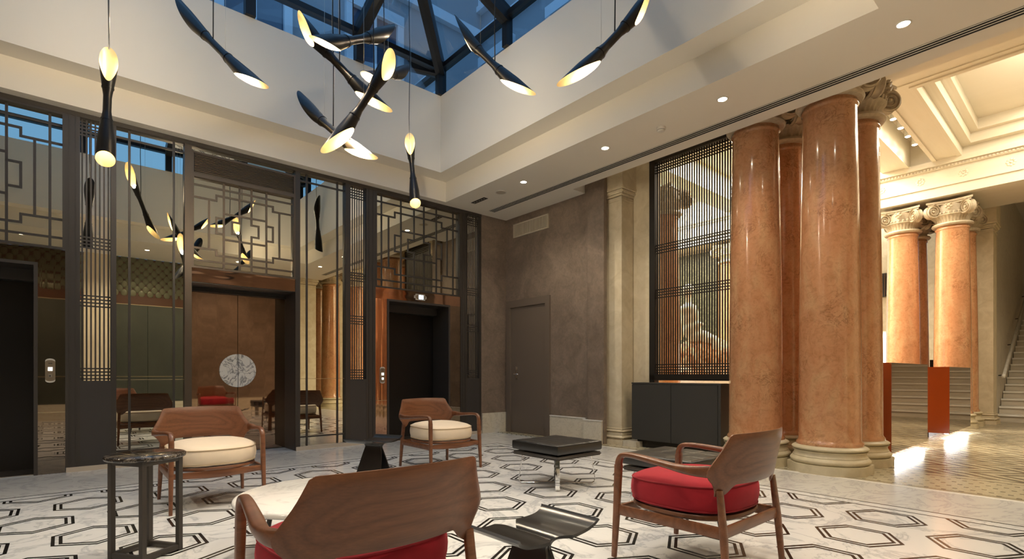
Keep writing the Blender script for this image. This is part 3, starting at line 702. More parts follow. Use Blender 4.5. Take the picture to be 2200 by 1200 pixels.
# cream pilaster at the opening
def pilaster(x0, x1, y0, y1, zt, label, capz=True):
    t = thing('stone_pilaster', label, 'pilaster', ((x0+x1)/2, (y0+y1)/2, 0)); L = t.location
    def P(name, mat, lst):
        bm = bmesh.new()
        for e, z0, z1, bv in lst:
            v = bx(bm, x0-e-L.x, x1+e-L.x, y0-e-L.y, y1+e-L.y, z0, z1)
            if bv: bmesh.ops.bevel(bm, geom=list({e_ for q in v for e_ in q.link_edges}), offset=bv, segments=3, affect='EDGES')
        return fin(bm, name, mat, t)
    P('shaft', 'cream_stone', [(0, .2, zt-.2, 0)])
    P('base', 'cream_stone', [(.05, 0, .07, 0), (.05, .07, .14, .03), (.022, .14, .165, .005), (.03, .165, .215, .022), (.010, .215, .235, .005)])
    P('capital', 'cream_stone', [(.012, zt-.26, zt-.24, .004), (.02, zt-.19, zt-.16, .008), (.045, zt-.16, zt-.11, .015), (.06, zt-.11, zt-.06, .008), (.05, zt-.06, zt+.3, 0)])
    return t
t = pilaster(6.0, 6.5, 4.49, 4.93, 3.72, 'cream stone pilaster between brown wall and black cabinet')
v = link('volute', VOL, None, t, (.12, -.36, 3.56)); v.rotation_euler = (0, 0, PI)
boxes('jamb_strip', 'cream_stone', [(.02, .25, -.500, -.23, 0, 4.3)], t)
pilaster(5.0, 5.5, -1.3, -.85, 3.72, 'cream stone pilaster behind the viewer seen in the tall mirror')
column(6.32, -1.82, 'orange column behind the viewer, seen in the right tall mirror'); column(6.38, -3.0, 'orange column behind the viewer, left one in the mirror'); column(7.15, -1.82, 'orange column behind the viewer, hindmost in the mirror')
pilaster(14.02, 14.5, 1.5, 2.1, 4.1, 'cream stone pilaster at the foot of the marble stairs')

# lattice screen and cabinet
t = thing('lattice_screen', 'tall black lattice screen standing behind the black cabinet', 'screen', (6.3, 3.45, .0))
Y0, Y1 = 2.93, 4.205
for a, b, c, d in ((Y1-.085, Y1, .0, 4.08), (Y0-.06, Y0, .0, 4.08), (Y0, Y1, .915, 1.0), (Y0, Y1, 3.94, 4.08)): bar('screen_frame', 'screen_metal', t, 6.25, 6.35, a, b, c, d)
st = .0346; y = Y1-.085-st/2
while y > Y0: bar('slat', 'screen_metal', t, 6.294, 6.306, y-.0088, y+.0088, 1.0, 3.94); y -= st
for z0 in (1.02, 2.06, 2.68, 3.80):
    for k in range(4): bar('cross_slat', 'screen_metal', t, 6.293, 6.307, Y0, Y1-.085, z0+k*.037-.007, z0+k*.037+.007)
t = thing('sideboard', 'matte black two door cabinet in front of the lattice screen', 'cabinet', (6.12, 3.665, 0))
bar('carcass', 'cabinet_grey', t, 6.02, 6.24, 3.04, 4.321, .10, .865); bar('top_panel', 'cabinet_grey', t, 6.0, 6.245, 3.037, 4.324, .865, .884)
bar('door', 'cabinet_grey', t, 6.0, 6.02, 3.715, 4.318, .105, .861); bar('door', 'cabinet_grey', t, 6.0, 6.02, 3.08, 3.709, .105, .861); bar('side_stile', 'cabinet_grey', t, 6.0, 6.02, 3.04, 3.074, .105, .861)
bar('plinth', 'vent_dark', t, 6.08, 6.22, 3.09, 4.28, 0, .10)
bs = boxes('trim_3', 'base_stone', [(5.93, 6.6, 4.20, 4.42, 0, .075)]); struct(bs, 'stone kerb between pilaster and cabinet')

# ------------------------------------------------------------------ lobby
lf = boxes('floor_lobby', 'mosaic_floor', [(5.72, 21, -4, 9.3, -.1, 0), (4.0, 5.72, -4, -.8, -.1, 0)]); struct(lf, 'patterned mosaic floor of the lobby')
th = boxes('trim_4', 'white_marble', [(5.66, 5.72, -.8, 4.7, -.1, .002)]); struct(th, 'thin white marble threshold between lounge and lobby')
CF = 12.36
lc = thing('ceiling_lobby', 'cream coffered ceiling of the lobby', None, (9, 2, 4.95), kind='structure')
def cb(n, *a): bar(n, 'cream_ceiling', lc, *a)
cb('ceiling_beam', 5.95, 8.85, -4, 9.3, 4.95, 5.6)
cb('near_entablature', 5.75, 7.15, -4, 9.3, 4.32, 4.95)
for y0, y1 in ((1.73, 2.14), (2.49, 2.92), (5.6, 6.1)): cb('ceiling_beam', 8.85, CF, y0, y1, 4.95, 5.45)
cb('coffer_end', CF, 12.6, -4, 9.3, 4.95, 5.6); cb('ceiling_cap', 8.85, CF+1.5, -4, 9.3, 5.45, 5.6)
cb('coffer_step', 8.85, CF, 1.60, 1.73, 5.10, 5.45); cb('coffer_step', 8.85, 9.0, -4, 1.73, 5.10, 5.45); cb('coffer_step', CF-.14, CF, -4, 1.73, 5.10, 5.45)
cb('coffer_step', 9.0, CF-.14, 1.49, 1.60, 5.27, 5.45); cb('coffer_step', CF-.25, CF-.14, -4, 1.5, 5.27, 5.45)
cb('coffer_step', 8.85, CF, 2.92, 3.05, 5.10, 5.45); cb('coffer_step', CF-.14, CF, 2.92, 5.6, 5.10, 5.45)
cb('coffer_moulding', 8.85, 8.93, -4, 1.73, 4.93, 5.0); cb('coffer_moulding', 8.85, CF, 1.73, 1.80, 4.93, 4.96); cb('coffer_moulding', 8.72, 8.76, -4, 9.3, 4.935, 4.96)
cb('coffer_moulding', 8.9, CF, 2.08, 2.14, 4.93, 4.96); cb('coffer_moulding', 8.9, CF, 2.49, 2.55, 4.93, 4.96)
en = thing('trim_5', 'carved cream entablature above the far columns', None, (CF, 2, 4.2), kind='structure')
for n_, d, z0, z1 in (('architrave', .0, 4.295, 4.47), ('bead_moulding', -.03, 4.47, 4.495), ('frieze', .02, 4.495, 4.80), ('dentil_band', -.03, 4.80, 4.85), ('cornice', -.09, 4.85, 4.95)):
    bar(n_, 'cream_ceiling', en, CF+d, 13.95, -4, 9.3, z0, z1)
for k in range(14):
    y = -2.0+k*.62
    bm = bmesh.new(); 
    for q in range(8):
        a = q*PI/4; bmesh.ops.transform(bm, matrix=Matrix.Translation((0, .05*math.cos(a), .05*math.sin(a))) @ Matrix.Diagonal((.012, .026, .026, 1)), verts=bmesh.ops.create_icosphere(bm, subdivisions=1, radius=1)['verts'])
    bmesh.ops.transform(bm, matrix=Matrix.Diagonal((.018, .024, .024, 1)), verts=bmesh.ops.create_icosphere(bm, subdivisions=1, radius=1)['verts'])
    fin(bm, 'rosette', 'cream_ceiling', en, (.02, y-2, .445), smooth=True)
for k in range(150): bar('dentil', 'cream_ceiling', en, CF-.05, CF-.03, -1.5+k*.05, -1.475+k*.05, 4.81, 4.842)
lw = boxes('wall_lobby_far', 'cream_stone', [(15.2, 15.4, 2.4, 5.2, 0, 5.0), (12.95, 13.2, 5.2, 9.3, 0, 4.3)]); struct(lw, 'cream stone wall behind the far columns')
lw2 = boxes('wall_lobby_side', 'cream_ceiling', [(5.9, 15.4, 9.2, 9.4, 0, 5.6)]); struct(lw2, 'cream wall at the end of the lobby seen through the lattice')
lw3 = boxes('wall_lobby_near', 'cream_stone', [(4.0, 21, -4.2, -4, 0, 5.6)]); struct(lw3, 'cream lobby wall to the right out of view')
gw = boxes('mosaic_panel', 'green_mosaic', [(12.83, 12.93, 6.62, 8.0, 0, 4.2)]); tag(gw, 'dark green mosaic panel behind the statue', 'panel')
t = thing('wall_vent', 'dark slatted vent high on the far lobby wall', 'vent', (15.18, 3.5, 3.1))
bar('vent_back', 'vent_dark', t, 15.16, 15.2, 3.30, 3.95, 2.88, 3.45)
for k in range(9): bar('vent_slat', 'wood_dark', t, 15.14, 15.16, 3.33+k*.07, 3.345+k*.07, 2.9, 3.43)
t = thing('light_panel', 'white upright lit panel behind the near reception desk', 'panel', (13.0, 3.2, 0))
bar('panel_frame', 'white_paint', t, 13.9, 13.95, 3.05, 3.9, 0, 1.95); bar('lit_face', 'panel_white', t, 13.885, 13.9, 3.1, 3.85, .1, 1.9)
t = thing('dark_stand', 'narrow black stand between the far columns', 'stand', (13.1, 2.33, 0))
bar('stand_back', 'vent_dark', t, 13.9, 14.0, 2.25, 2.34, 0, 4.2); bar('stand_step', 'vent_dark', t, 13.9, 14.0, 2.34, 2.40, 0, 1.9); bar('stand_step', 'vent_dark', t, 13.9, 14.0, 2.40, 2.47, 0, 1.3)
# reception desks
def desk(x0, x1, y0, zb, zt, label):
    t = thing('reception_desk', label, 'desk', ((x0+x1)/2, y0+.35, 0), group='reception desks')
    bar('mirror_front', 'desk_mirror', t, x0+.006, x1, y0, y0+.02, zb, zt); bar('side_panel', 'desk_orange', t, x0, x0+.02, y0, y0+.75, zb, zt-.012); bar('side_panel', 'desk_orange', t, x1-.02, x1, y0+.02, y0+.75, zb, zt)
    bar('desk_top', 'desk_orange', t, x0, x1, y0+.02, y0+.75, zt-.012, zt); bar('desk_body', 'desk_orange', t, x0+.02, x1-.02, y0+.02, y0+.73, zb+.02, zt-.012)
    bar('light_strip', 'desk_led', t, x0+.06, x1-.06, y0+.025, y0+.07, zb-.010, zb); bar('foot', 'vent_dark', t, x0+.3, x1-.3, y0+.3, y0+.5, 0, zb+.02)
desk(7.20, 9.02, 1.625, .085, 1.132, 'near orange reception desk with mirrored front and glow beneath'); desk(10.15, 11.97, 1.57, .10, 1.11, 'far orange reception desk with mirrored front and glow beneath')
# track spots
t = thing('track_light', 'row of four white track spotlights in the narrow ceiling coffer', 'track light', (11, 2.31, 5.44))
bar('track_rail', 'vent_dark', t, 9.8, 12.1, 2.34, 2.40, 5.40, 5.45)
for x in (10.35, 10.82, 11.30, 11.80):
    bm = bmesh.new(); lathe(bm, [(.045, -.06), (.048, -.05), (.048, .10), (.03, .11)], 20); fin(bm, 'spot_head', 'white_paint', t, (x-11, 0, -.20), smooth=True, angle=40)
    bm = bmesh.new(); lathe(bm, [(.04, -.001), (.001, -.001)], 20, cap=False); fin(bm, 'spot_lens', 'track_led', t, (x-11, 0, -.262))
    bar('spot_bracket', 'vent_dark', t, x-.02, x+.02, 2.33, 2.37, 5.33, 5.41)
    spot('track_beam', (x-11, 0, -.28), (-.35, -.15, -1), 30, 110, .6, .04, WARM2, t)
# coffer cove lights
area('coffer_cove', (10.6, -.2, 5.42), (0, 0, -1), 2.6, 2.2, 95); area('coffer_cove', (10.6, 4.3, 5.42), (0, 0, -1), 2.6, 2.0, 230); area('coffer_cove', (10.6, 7.6, 5.42), (0, 0, -1), 2.6, 2.0, 520)
area('coffer_cove', (9.1, .2, 5.02), (.5, 0, 1), .2, 2.6, 26); area('lobby_light', (17, .4, 5.3), (0, 0, -1), 3, 2, 150); area('lobby_light', (14.6, 5, 4.9), (0, 0, -1), .8, 3, 40)
# stairs
st_ = thing('staircase', 'broad veined marble staircase rising at the right edge', 'staircase', (15, -.5, 0))
for k in range(16):
    o = bar('step', 'stair_stone', st_, 15.0+k*.33, 20.6, -2.6, 1.55, k*.155, (k+1)*.155-.035); bar('tread', 'white_marble', st_, 14.97+k*.33, 20.6, -2.6, 1.55, (k+1)*.155-.035, (k+1)*.155)
sw = boxes('wall_stair', 'stair_stone', [(14.56, 21, 1.56, 1.9, 0, 5.6)]); struct(sw, 'grey veined marble wall along the stairs')
sw2 = boxes('wall_stair_end', 'stair_stone', [(20.62, 21, -4, 1.55, 0, 5.6)]); struct(sw2, 'marble wall at the top of the stairs')
nw = boxes('wall_lobby_return', 'cream_stone', [(3.9, 4.0, -4, -.93, 0, 5.6)]); struct(nw, 'cream lobby wall behind the brown back wall')
cl2 = boxes('ceiling_return', 'cream_ceiling', [(3.9, 5.95, -4, -.8, 4.95, 5.2)]); struct(cl2, 'cream lobby ceiling behind the viewer')
cs = boxes('ceiling_stair', 'cream_ceiling', [(13.9, 21, -4, 2.4, 5.3, 5.6)]); struct(cs, 'cream ceiling above the stairs')
bm = bmesh.new(); sweep(bm, [(14.9, 1.44, .95), (15.0, 1.44, .98), (20.4, 1.44, .98+5.4*.47)], (.03, .04), Vector((0, 1, 0)), 10, 2.5)
hr = thing('handrail', 'white marble handrail on iron brackets along the stair wall', 'handrail', (15, 1.44, 1)); 
for v in bm.verts: v.co -= hr.location
fin(bm, 'rail', 'white_marble', hr, smooth=True)
for k in range(4):
    x = 15.15+k*1.5; z_ = .98+(x-15)*.47; tubep('bracket', [(x-15, .1, z_-1.08), (x-15, .03, z_-1.07), (x-15, 0, z_-1.03)], .012, 'vent_dark', hr)
boxes('door_5', 'wood_dark', [(20.5, 20.6, -1.2, 1.2, 2.48, 4.3)]); struct(bpy.data.objects['door_5'], 'brown wooden door at the top of the stairs')
# statue behind the lattice
t = thing('statue', 'white marble seated figure on orange rock behind the lattice', 'statue', (10.2, 5.48, 0))
def blob(name, mat, parts, vox):
    bm = bmesh.new()
    for c, s in parts: bmesh.ops.transform(bm, matrix=Matrix.Translation(c) @ Matrix.Diagonal((*s, 1)), verts=bmesh.ops.create_icosphere(bm, subdivisions=3, radius=1)['verts'])
    o = fin(bm, name, mat, t, smooth=True); m = o.modifiers.new('remesh', 'REMESH'); m.mode = 'VOXEL'; m.voxel_size = vox; m.use_smooth_shade = True
    m = o.modifiers.new('smooth', 'SMOOTH'); m.iterations = 4; return o
blob('figure', 'statue_marble', [((-.2, .30, 2.75), (.12, .11, .15)), ((-.2, .30, 2.55), (.07, .07, .12)), ((-.2, .29, 2.35), (.16, .20, .14)), ((-.2, .26, 2.15), (.15, .17, .2)), ((-.2, .20, 1.92), (.17, .20, .2)), ((-.22, .05, 1.78), (.14, .28, .13)), ((-.22, -.18, 1.70), (.12, .2, .11)),
    ((-.25, -.34, 1.5), (.09, .09, .25)), ((-.26, -.36, 1.22), (.07, .08, .2)), ((-.25, .10, 2.2), (.06, .07, .18)), ((-.28, .02, 2.02), (.06, .12, .06)), ((-.15, .47, 2.15), (.06, .07, .22)), ((-.12, .50, 1.9), (.055, .06, .18)), ((-.13, .32, 2.80), (.11, .10, .11))], .025)
blob('rock', 'rock_marble', [((0, 0, 1.3), (.45, .62, .5)), ((0, -.35, 1.25), (.4, .4, .42)), ((0, .3, 1.35), (.38, .35, .4)), ((-.1, -.05, 1.55), (.25, .3, .25)), ((0, -.5, 1.0), (.4, .35, .3)), ((-.2, .2, .95), (.35, .5, .25))], .035)
boxes('pedestal', 'white_marble', [(-.6, .6, -.85, .75, 0, .8), (-.66, .66, -.92, .82, .8, .9)], t)

# ------------------------------------------------------------------ furniture
def superellipse(n, a, b, ex):
    out = []
    for k in range(n):
        t_ = 2*PI*k/n; c, s = math.cos(t_), math.sin(t_); e = 2/ex
        out.append((a*math.copysign(abs(c)**e, c), b*math.copysign(abs(s)**e, s)))
    return out
def chair_meshes():
    res = {}
    def keep(bm, name, mat, smooth=True, angle=45):
        me = bpy.data.meshes.new(name); bmesh.ops.recalc_face_normals(bm, faces=bm.faces[:]); bm.to_mesh(me); bm.free(); me.materials.append(M[mat])
        for p in me.polygons: p.use_smooth = smooth
        if angle: me.set_sharp_from_angle(angle=math.radians(angle))
        return me
    for sx in (-1, 1):
        bm = bmesh.new(); sweep(bm, [(sx*.312, -.310, 0), (sx*.308, -.296, .25), (sx*.304, -.286, .505)], [(.0115, .014), (.0155, .018), (.0175, .021)], Vector((1, 0, 0)), 16, 4.0); res['front_leg', sx] = keep(bm, 'leg', 'walnut')
        P = smooth_path([(sx*.304, -.286, .49), (sx*.304, -.283, .525), (sx*.304, -.268, .553), (sx*.305, -.235, .566), (sx*.315, -.15, .566), (sx*.334, 0, .554), (sx*.350, .12, .545), (sx*.353, .20, .545), (sx*.338, .258, .547)], 6)
        n = len(P); sz = []
        for i in range(n):
            t_ = i/(n-1); q = max(0, min(1, (t_-.40)/.35)); q2 = max(0, min(1, (t_-.68)/.28)); a = .0175+.008*q-.014*q2; b = .021-.0075*max(0, min(1, t_/.35))+.004*q+.011*q2
            sz.append((a, b))
        bm = bmesh.new(); sweep(bm, P, sz, Vector((1, 0, 0)), 16, 3.0); res['arm', sx] = keep(bm, 'armrest', 'walnut')
        bm = bmesh.new(); sweep(bm, [(sx*.306, .322, 0), (sx*.296, .302, .25), (sx*.288, .279, .458)], [(.0115, .014), (.0165, .017), (.0185, .0112)], Vector((1, 0, 0)), 16, 4.0); res['rear_leg', sx] = keep(bm, 'leg', 'walnut')
        bm = bmesh.new(); sweep(bm, [(sx*.303, -.290, .262), (sx*.298, .295, .262)], (.010, .028), Vector((1, 0, 0)), 12, 5); res['rail', sx] = keep(bm, 'side_rail', 'walnut')
    # back panel
    bm = bmesh.new(); NC, NR = 48, 14; th_ = .0105
    def wz(z_):
        pts = [(.40, .302), (.445, .304), (.485, .322), (.515, .348), (.545, .360), (.580, .345), (.64, .312), (.70, .287), (.76, .264)]
        m = []
        for k in range(len(pts)):
            lo, hi = pts[max(0, k-1)], pts[min(len(pts)-1, k+1)]; m.append((hi[1]-lo[1])/(hi[0]-lo[0]))
        for k in range(len(pts)-1):
            (a, b), (c, d) = pts[k], pts[k+1]
            if z_ <= c or k == len(pts)-2:
                h = c-a; u = (z_-a)/h
                return (2*u**3-3*u*u+1)*b+(u**3-2*u*u+u)*h*m[k]+(3*u*u-2*u**3)*d+(u**3-u*u)*h*m[k+1]
    def sst(a, b, x): x = max(0, min(1, (x-a)/(b-a))); return x*x*(3-2*x)
    gridF = []; gridB = []
    for i in range(NC+1):
        a = -1+2*i/NC; aa = abs(a)
        zt = .728-.006*aa**2-.010*sst(.95, 1, aa); zb = .480-.052*sst(.60, .90, aa)
        cf, cbk = [], []
        for j in range(NR+1):
            t_ = j/NR; z_ = zb+(zt-zb)*t_; x = a*wz(z_)
            y = .355-.78*x*x+(z_-.55)*.20; ny = 1; nx = 1.56*x; l = math.hypot(nx, ny); nx, ny = nx/l, ny/l
            ed = min(1, .35+.65*min(1, min(t_, 1-t_)*NR/1.6, (1-aa)*NC/2/1.6))
            cf.append(bm.verts.new((x-nx*th_*ed, y-ny*th_*ed, z_))); cbk.append(bm.verts.new((x+nx*th_*ed, y+ny*th_*ed, z_)))
        gridF.append(cf); gridB.append(cbk)
    for i in range(NC):
        for j in range(NR):
            bm.faces.new((gridF[i][j], gridF[i+1][j], gridF[i+1][j+1], gridF[i][j+1])); bm.faces.new((gridB[i][j], gridB[i][j+1], gridB[i+1][j+1], gridB[i+1][j]))
        bm.faces.new((gridF[i][0], gridB[i][0], gridB[i+1][0], gridF[i+1][0])); bm.faces.new((gridF[i][NR], gridF[i+1][NR], gridB[i+1][NR], gridB[i][NR]))
    for j in range(NR):
        bm.faces.new((gridF[0][j], gridF[0][j+1], gridB[0][j+1], gridB[0][j])); bm.faces.new((gridF[NC][j], gridB[NC][j], gridB[NC][j+1], gridF[NC][j+1]))
    res['back'] = keep(bm, 'backrest', 'walnut', True, 50)
    # cushion
    for key, mat in (('cream', 'cream_leather'), ('red', 'red_velvet')):
        bm = bmesh.new(); n = 72; base = superellipse(n, .303, .298, 2.7); lay = [(.0, .318), (.55, .317), (.90, .318), (.965, .325), (.99, .338), (1.012, .362), (1.018, .385), (1.01, .41), (.992, .428), (.965, .440), (.88, .452), (.72, .462), (.5, .468), (.25, .471), (.0, .472)]
        rings = []
        for s, z_ in lay:
            z_ = .316+(z_-.318)*1.13
            if s == 0: rings.append([bm.verts.new((0, -.015, z_))]); continue
            rings.append([bm.verts.new((x*s, y*s-.015, z_+(-.010 if y < 0 else .006)*abs(y)/.285*(1 if z_ > .35 else .2))) for x, y in base])
        for A, B in zip(rings, rings[1:]):
            for i in range(n):
                j = (i+1) % n
                if len(A) == 1: bm.faces.new((A[0], B[j], B[i]))
                elif len(B) == 1: bm.faces.new((A[i], A[j], B[0]))
                else: bm.faces.new((A[i], A[j], B[j], B[i]))
        res['cushion', key] = keep(bm, 'cushion', mat, True, None)
        bm = bmesh.new()
        for z_, s in ((.4465, .992), (.331, .985)):
            P = [(x*s, y*s-.015, z_+((-.010 if y < 0 else .006)*abs(y)/.285 if z_ > .4 else 0)) for x, y in base]; sweep(bm, P, (.0045, .0045), U3, 8, 2.0, closed=True)
        res['piping', key] = keep(bm, 'piping', 'cushion_piping' if key == 'cream' else 'red_piping')
    bm = bmesh.new(); n = 72; base = superellipse(n, .300, .296, 2.6); rings = []
    for s, z_ in ((.86, .290), (.97, .287), (1.0, .296), (1.0, .306), (.985, .314), (.86, .308)): rings.append([bm.verts.new((x*s, y*s-.013, z_)) for x, y in base])
    rings.append(rings[0])
    for A, B in zip(rings, rings[1:]):
        for i in range(n): bm.faces.new((A[i], A[(i+1) % n], B[(i+1) % n], B[i]))
    res['rim'] = keep(bm, 'seat_frame', 'walnut')
    bm = bmesh.new(); sweep(bm, [(-.305, -.285, .268), (-.16, -.285, .262), (0, -.285, .258), (.16, -.285, .262), (.305, -.285, .268)], [(.010, .020), (.010, .026), (.010, .030), (.010, .026), (.010, .020)], Vector((0, 1, 0)), 12, 5); res['frail'] = keep(bm, 'front_rail', 'walnut')
    bm = bmesh.new(); sweep(bm, [(-.296, .296, .262), (.296, .296, .262)], (.010, .028), Vector((0, 1, 0)), 12, 5); res['rrail'] = keep(bm, 'rear_rail', 'walnut')
    bm = bmesh.new(); lathe(bm, [(.86*.28, .292), (.86*.28, .302)], 40); res['deck'] = keep(bm, 'seat_deck', 'dark_panel', False)
    return res
CH = chair_meshes()
def chair(x, y, rz, key, label):
    t = thing('lounge_chair', label, 'armchair', (x, y, 0), rz, 'walnut lounge chairs')
    for sx in (-1, 1):
        link('leg', CH['front_leg', sx], None, t); link('leg', CH['rear_leg', sx], None, t); link('armrest', CH['arm', sx], None, t); link('side_rail', CH['rail', sx], None, t)
    link('backrest', CH['back'], None, t); c = link('cushion', CH['cushion', key], None, t); link('piping', CH['piping', key], None, c)
    link('seat_frame', CH['rim'], None, t); link('front_rail', CH['frail'], None, t); link('rear_rail', CH['rrail'], None, t); link('seat_deck', CH['deck'], None, t)
chair(.893, 4.63, 0, 'cream', 'walnut armchair with cream cushion beside the small round table')
chair(3.10, 4.71, 0, 'cream', 'walnut armchair with cream cushion in front of the right elevator')
chair(.790, 1.74, PI, 'red', 'walnut armchair with red cushion in the centre foreground, seen from behind')
chair(2.610, 1.46, PI, 'red', 'walnut armchair with red velvet cushion at the right, seen from behind')
# ottomans
def ottoman(x, y, label):
    t = thing('leather_ottoman', label, 'ottoman', (x, y, 0), group='black leather ottomans')
    bm = bmesh.new(); n = 24; h = .285
    def tz(u, v):
        d = 1.0
        for q in (-1/3, 1/3): d = min(d, abs(u-q), abs(v-q))
        e = max(abs(u), abs(v))
        return .400-.006*math.exp(-(d/.045)**2)-.010*max(0, (e-.93)/.07)**2
    top = [[bm.verts.new((h*(-1+2*i/n), h*(-1+2*j/n), tz(-1+2*i/n, -1+2*j/n))) for j in range(n+1)] for i in range(n+1)]
    for i in range(n):
        for j in range(n): bm.faces.new((top[i][j], top[i+1][j], top[i+1][j+1], top[i][j+1]))
    rim = [top[i][0] for i in range(n)]+[top[n][j] for j in range(n)]+[top[i][n] for i in range(n, 0, -1)]+[top[0][j] for j in range(n, 0, -1)]
    prev = rim
    for s, z_ in ((1.012, .382), (1.015, .350), (1.008, .325), (.985, .316)):
        cur = [bm.verts.new((v.co.x*s, v.co.y*s, z_)) for v in rim]
        for i in range(len(rim)): j = (i+1) % len(rim); bm.faces.new((prev[i], cur[i], cur[j], prev[j]))
        prev = cur
    bm.faces.new(prev); c = fin(bm, 'cushion', 'black_leather', t, smooth=True, angle=50)
    bm = bmesh.new(); P = [(sx*h*1.005, sy*h*1.005, .390) for sx, sy in ((-1, -1), (1, -1), (1, 1), (-1, 1))]
    for a, b in zip(P, P[1:]+P[:1]): sweep(bm, [a, b], (.004, .004), U3, 8, 2.0)
    fin(bm, 'piping', 'black_leather', c, smooth=True)
    bm = bmesh.new(); bx(bm, -.29, .29, -.29, .29, .268, .300); bmesh.ops.bevel(bm, geom=bm.edges[:], offset=.012, segments=3, affect='EDGES'); fin(bm, 'seat_board', 'dark_metal', t, smooth=True, angle=40)
    for k in (1, -1):
        a = k*PI/4; d = Vector((math.cos(a), math.sin(a), 0)); q = Vector((-d.y, d.x, 0)); r = .345; z1 = .006+(.0065 if k < 0 else 0)
        P = [d*-r*.90+U3*.27, d*-r*1.0+U3*.06, d*-r*.985+U3*.025, d*-r*.93+U3*z1, d*r*.93+U3*z1, d*r*.985+U3*.025, d*r*1.0+U3*.06, d*r*.90+U3*.27]
        bm = bmesh.new(); sweep(bm, P, (.020, .0045), q, 8, 6); fin(bm, 'leg_frame', 'chrome', t, smooth=True, angle=40)
ottoman(3.435, 3.295, 'black leather ottoman on chrome legs in the middle of the floor'); ottoman(3.55, 2.15, 'black leather ottoman behind the right red armchair')
# side table
t = thing('side_table', 'small round dark marble side table on a square metal frame', 'table', (.355, 3.49, 0))
bm = bmesh.new(); lathe(bm, [(.18, .535), (.188, .538), (.192, .546), (.190, .556), (.182, .560)], 64); fin(bm, 'table_top', 'dark_marble', t, smooth=True, angle=60)
cs4 = [(.155*math.cos(k*PI/2-.2), .155*math.sin(k*PI/2-.2)) for k in range(4)]
for x, y in cs4:
    bm = bmesh.new(); bx(bm, -.0125, .0125, -.0125, .0125, 0, .535); fin(bm, 'leg', 'dark_metal', t, (x, y, 0), rot=(0, 0, PI/4-.2))
for (x0, y0), (x1, y1) in zip(cs4, cs4[1:]+cs4[:1]):
    for z_ in (.020, .522):
        bm = bmesh.new(); sweep(bm, [(x0, y0, z_), (x1, y1, z_)], (.015, .0115), U3, 8, 8); fin(bm, 'frame_bar', 'dark_metal', t)
# coffee table
t = thing('coffee_table', 'round white marble coffee table behind the front red armchair', 'table', (1.135, 2.89, 0))
bm = bmesh.new(); lathe(bm, [(.455, .302), (.472, .306), (.476, .318), (.472, .330), (.462, .334)], 96); fin(bm, 'table_top', 'white_marble', t, smooth=True, angle=60)
for k in range(3):
    a = k*2*PI/3+.3; bm = bmesh.new(); sweep(bm, [(.36*math.cos(a), .36*math.sin(a), 0), (.30*math.cos(a), .30*math.sin(a), .302)], (.012, .012), Vector((0, 0, 1)).cross(Vector((math.cos(a), math.sin(a), 0))), 12, 4); fin(bm, 'leg', 'dark_metal', t)
bm = bmesh.new(); lathe(bm, [(.20, .285), (.20, .302)], 48); fin(bm, 'support_plate', 'dark_metal', t)
# butterfly stools
def stool_mesh(sx):
    bm = bmesh.new()
    prof = smooth_path([(.232, 0, .392), (.214, 0, .374), (.175, 0, .359), (.110, 0, .352), (.055, 0, .352), (.024, 0, .345), (.010, 0, .320), (.012, 0, .285), (.030, 0, .215), (.062, 0, .115), (.105, 0, 0)], 5)
    n = len(prof); top, bot = [], []; NW = 14
    def hw(i):
        t_ = i/(n-1)
        if t_ < .40: return .165-.010*math.sin(PI*t_/.4)
        u = (t_-.40)/.6; return .155-.065*math.sin(PI*min(.5, u*1.1))+.055*max(0, u-.45)/.55
    for i, p in enumerate(prof):
        tg = prof[min(i+1, n-1)]-prof[max(i-1, 0)]; nn = Vector((tg.z, 0, -tg.x)).normalized(); w = hw(i)
        ra, rb = [], []
        for k in range(NW+1):
            v = -1+2*k/NW; lift = 0
            if i == n-1 or i > n-10: 
                u = (i-(n-10))/9; lift = .05*u*(1-v*v)*0
            c = p+Vector((0, v*w, 0)); e = .0065
            a_, b_ = c+nn*e, c-nn*e
            ra.append(bm.verts.new((sx*a_.x, a_.y, max(0, a_.z)))); rb.append(bm.verts.new((sx*b_.x, b_.y, max(0, b_.z))))
        top.append(ra); bot.append(rb)
    for i in range(n-1):
        u = (i-(n*.62))/(n*.38)
        for k in range(NW):
            v = abs(-1+2*(k+.5)/NW)
            
            bm.faces.new((top[i][k], top[i][k+1], top[i+1][k+1], top[i+1][k])); bm.faces.new((bot[i][k], bot[i+1][k], bot[i+1][k+1], bot[i][k+1]))
    be = [e for e in bm.edges if len(e.link_faces) == 1]
    vm = {}
    for i in range(n):
        for k in range(NW+1): vm[top[i][k]] = bot[i][k]
    for e in be:
        a, b = e.verts
        if a in vm and b in vm:
            try: bm.faces.new((a, b, vm[b], vm[a]))
            except ValueError: pass
    for v in [v for v in bm.verts if not v.link_faces]: bm.verts.remove(v)
    me = bpy.data.meshes.new('stool_shell'); bmesh.ops.recalc_face_normals(bm, faces=bm.faces[:]); bm.to_mesh(me); bm.free(); me.materials.append(M['black_lacquer'])
    for p in me.polygons: p.use_smooth = True
    me.set_sharp_from_angle(angle=math.radians(50)); return me
SM = {s: stool_mesh(s) for s in (-1, 1)}
def stool(x, y, rz, label):
    t = thing('butterfly_stool', label, 'stool', (x, y, 0), rz, 'black bent plywood stools')
    for s in (-1, 1): link('stool_shell', SM[s], None, t)
    bm = bmesh.new(); sweep(bm, [(-.02, 0, .235), (.02, 0, .235)], (.004, .004), Vector((0, 1, 0)), 8, 2); lathe(bm, [(.008, .0), (.008, .004)], 12); fin(bm, 'brass_rod', 'gold', t, smooth=True)
stool(2.27, 4.60, .45, 'black lacquered butterfly stool near the far cream armchair'); stool(1.475, 1.555, .03, 'black lacquered butterfly stool in the foreground beside the red armchair')

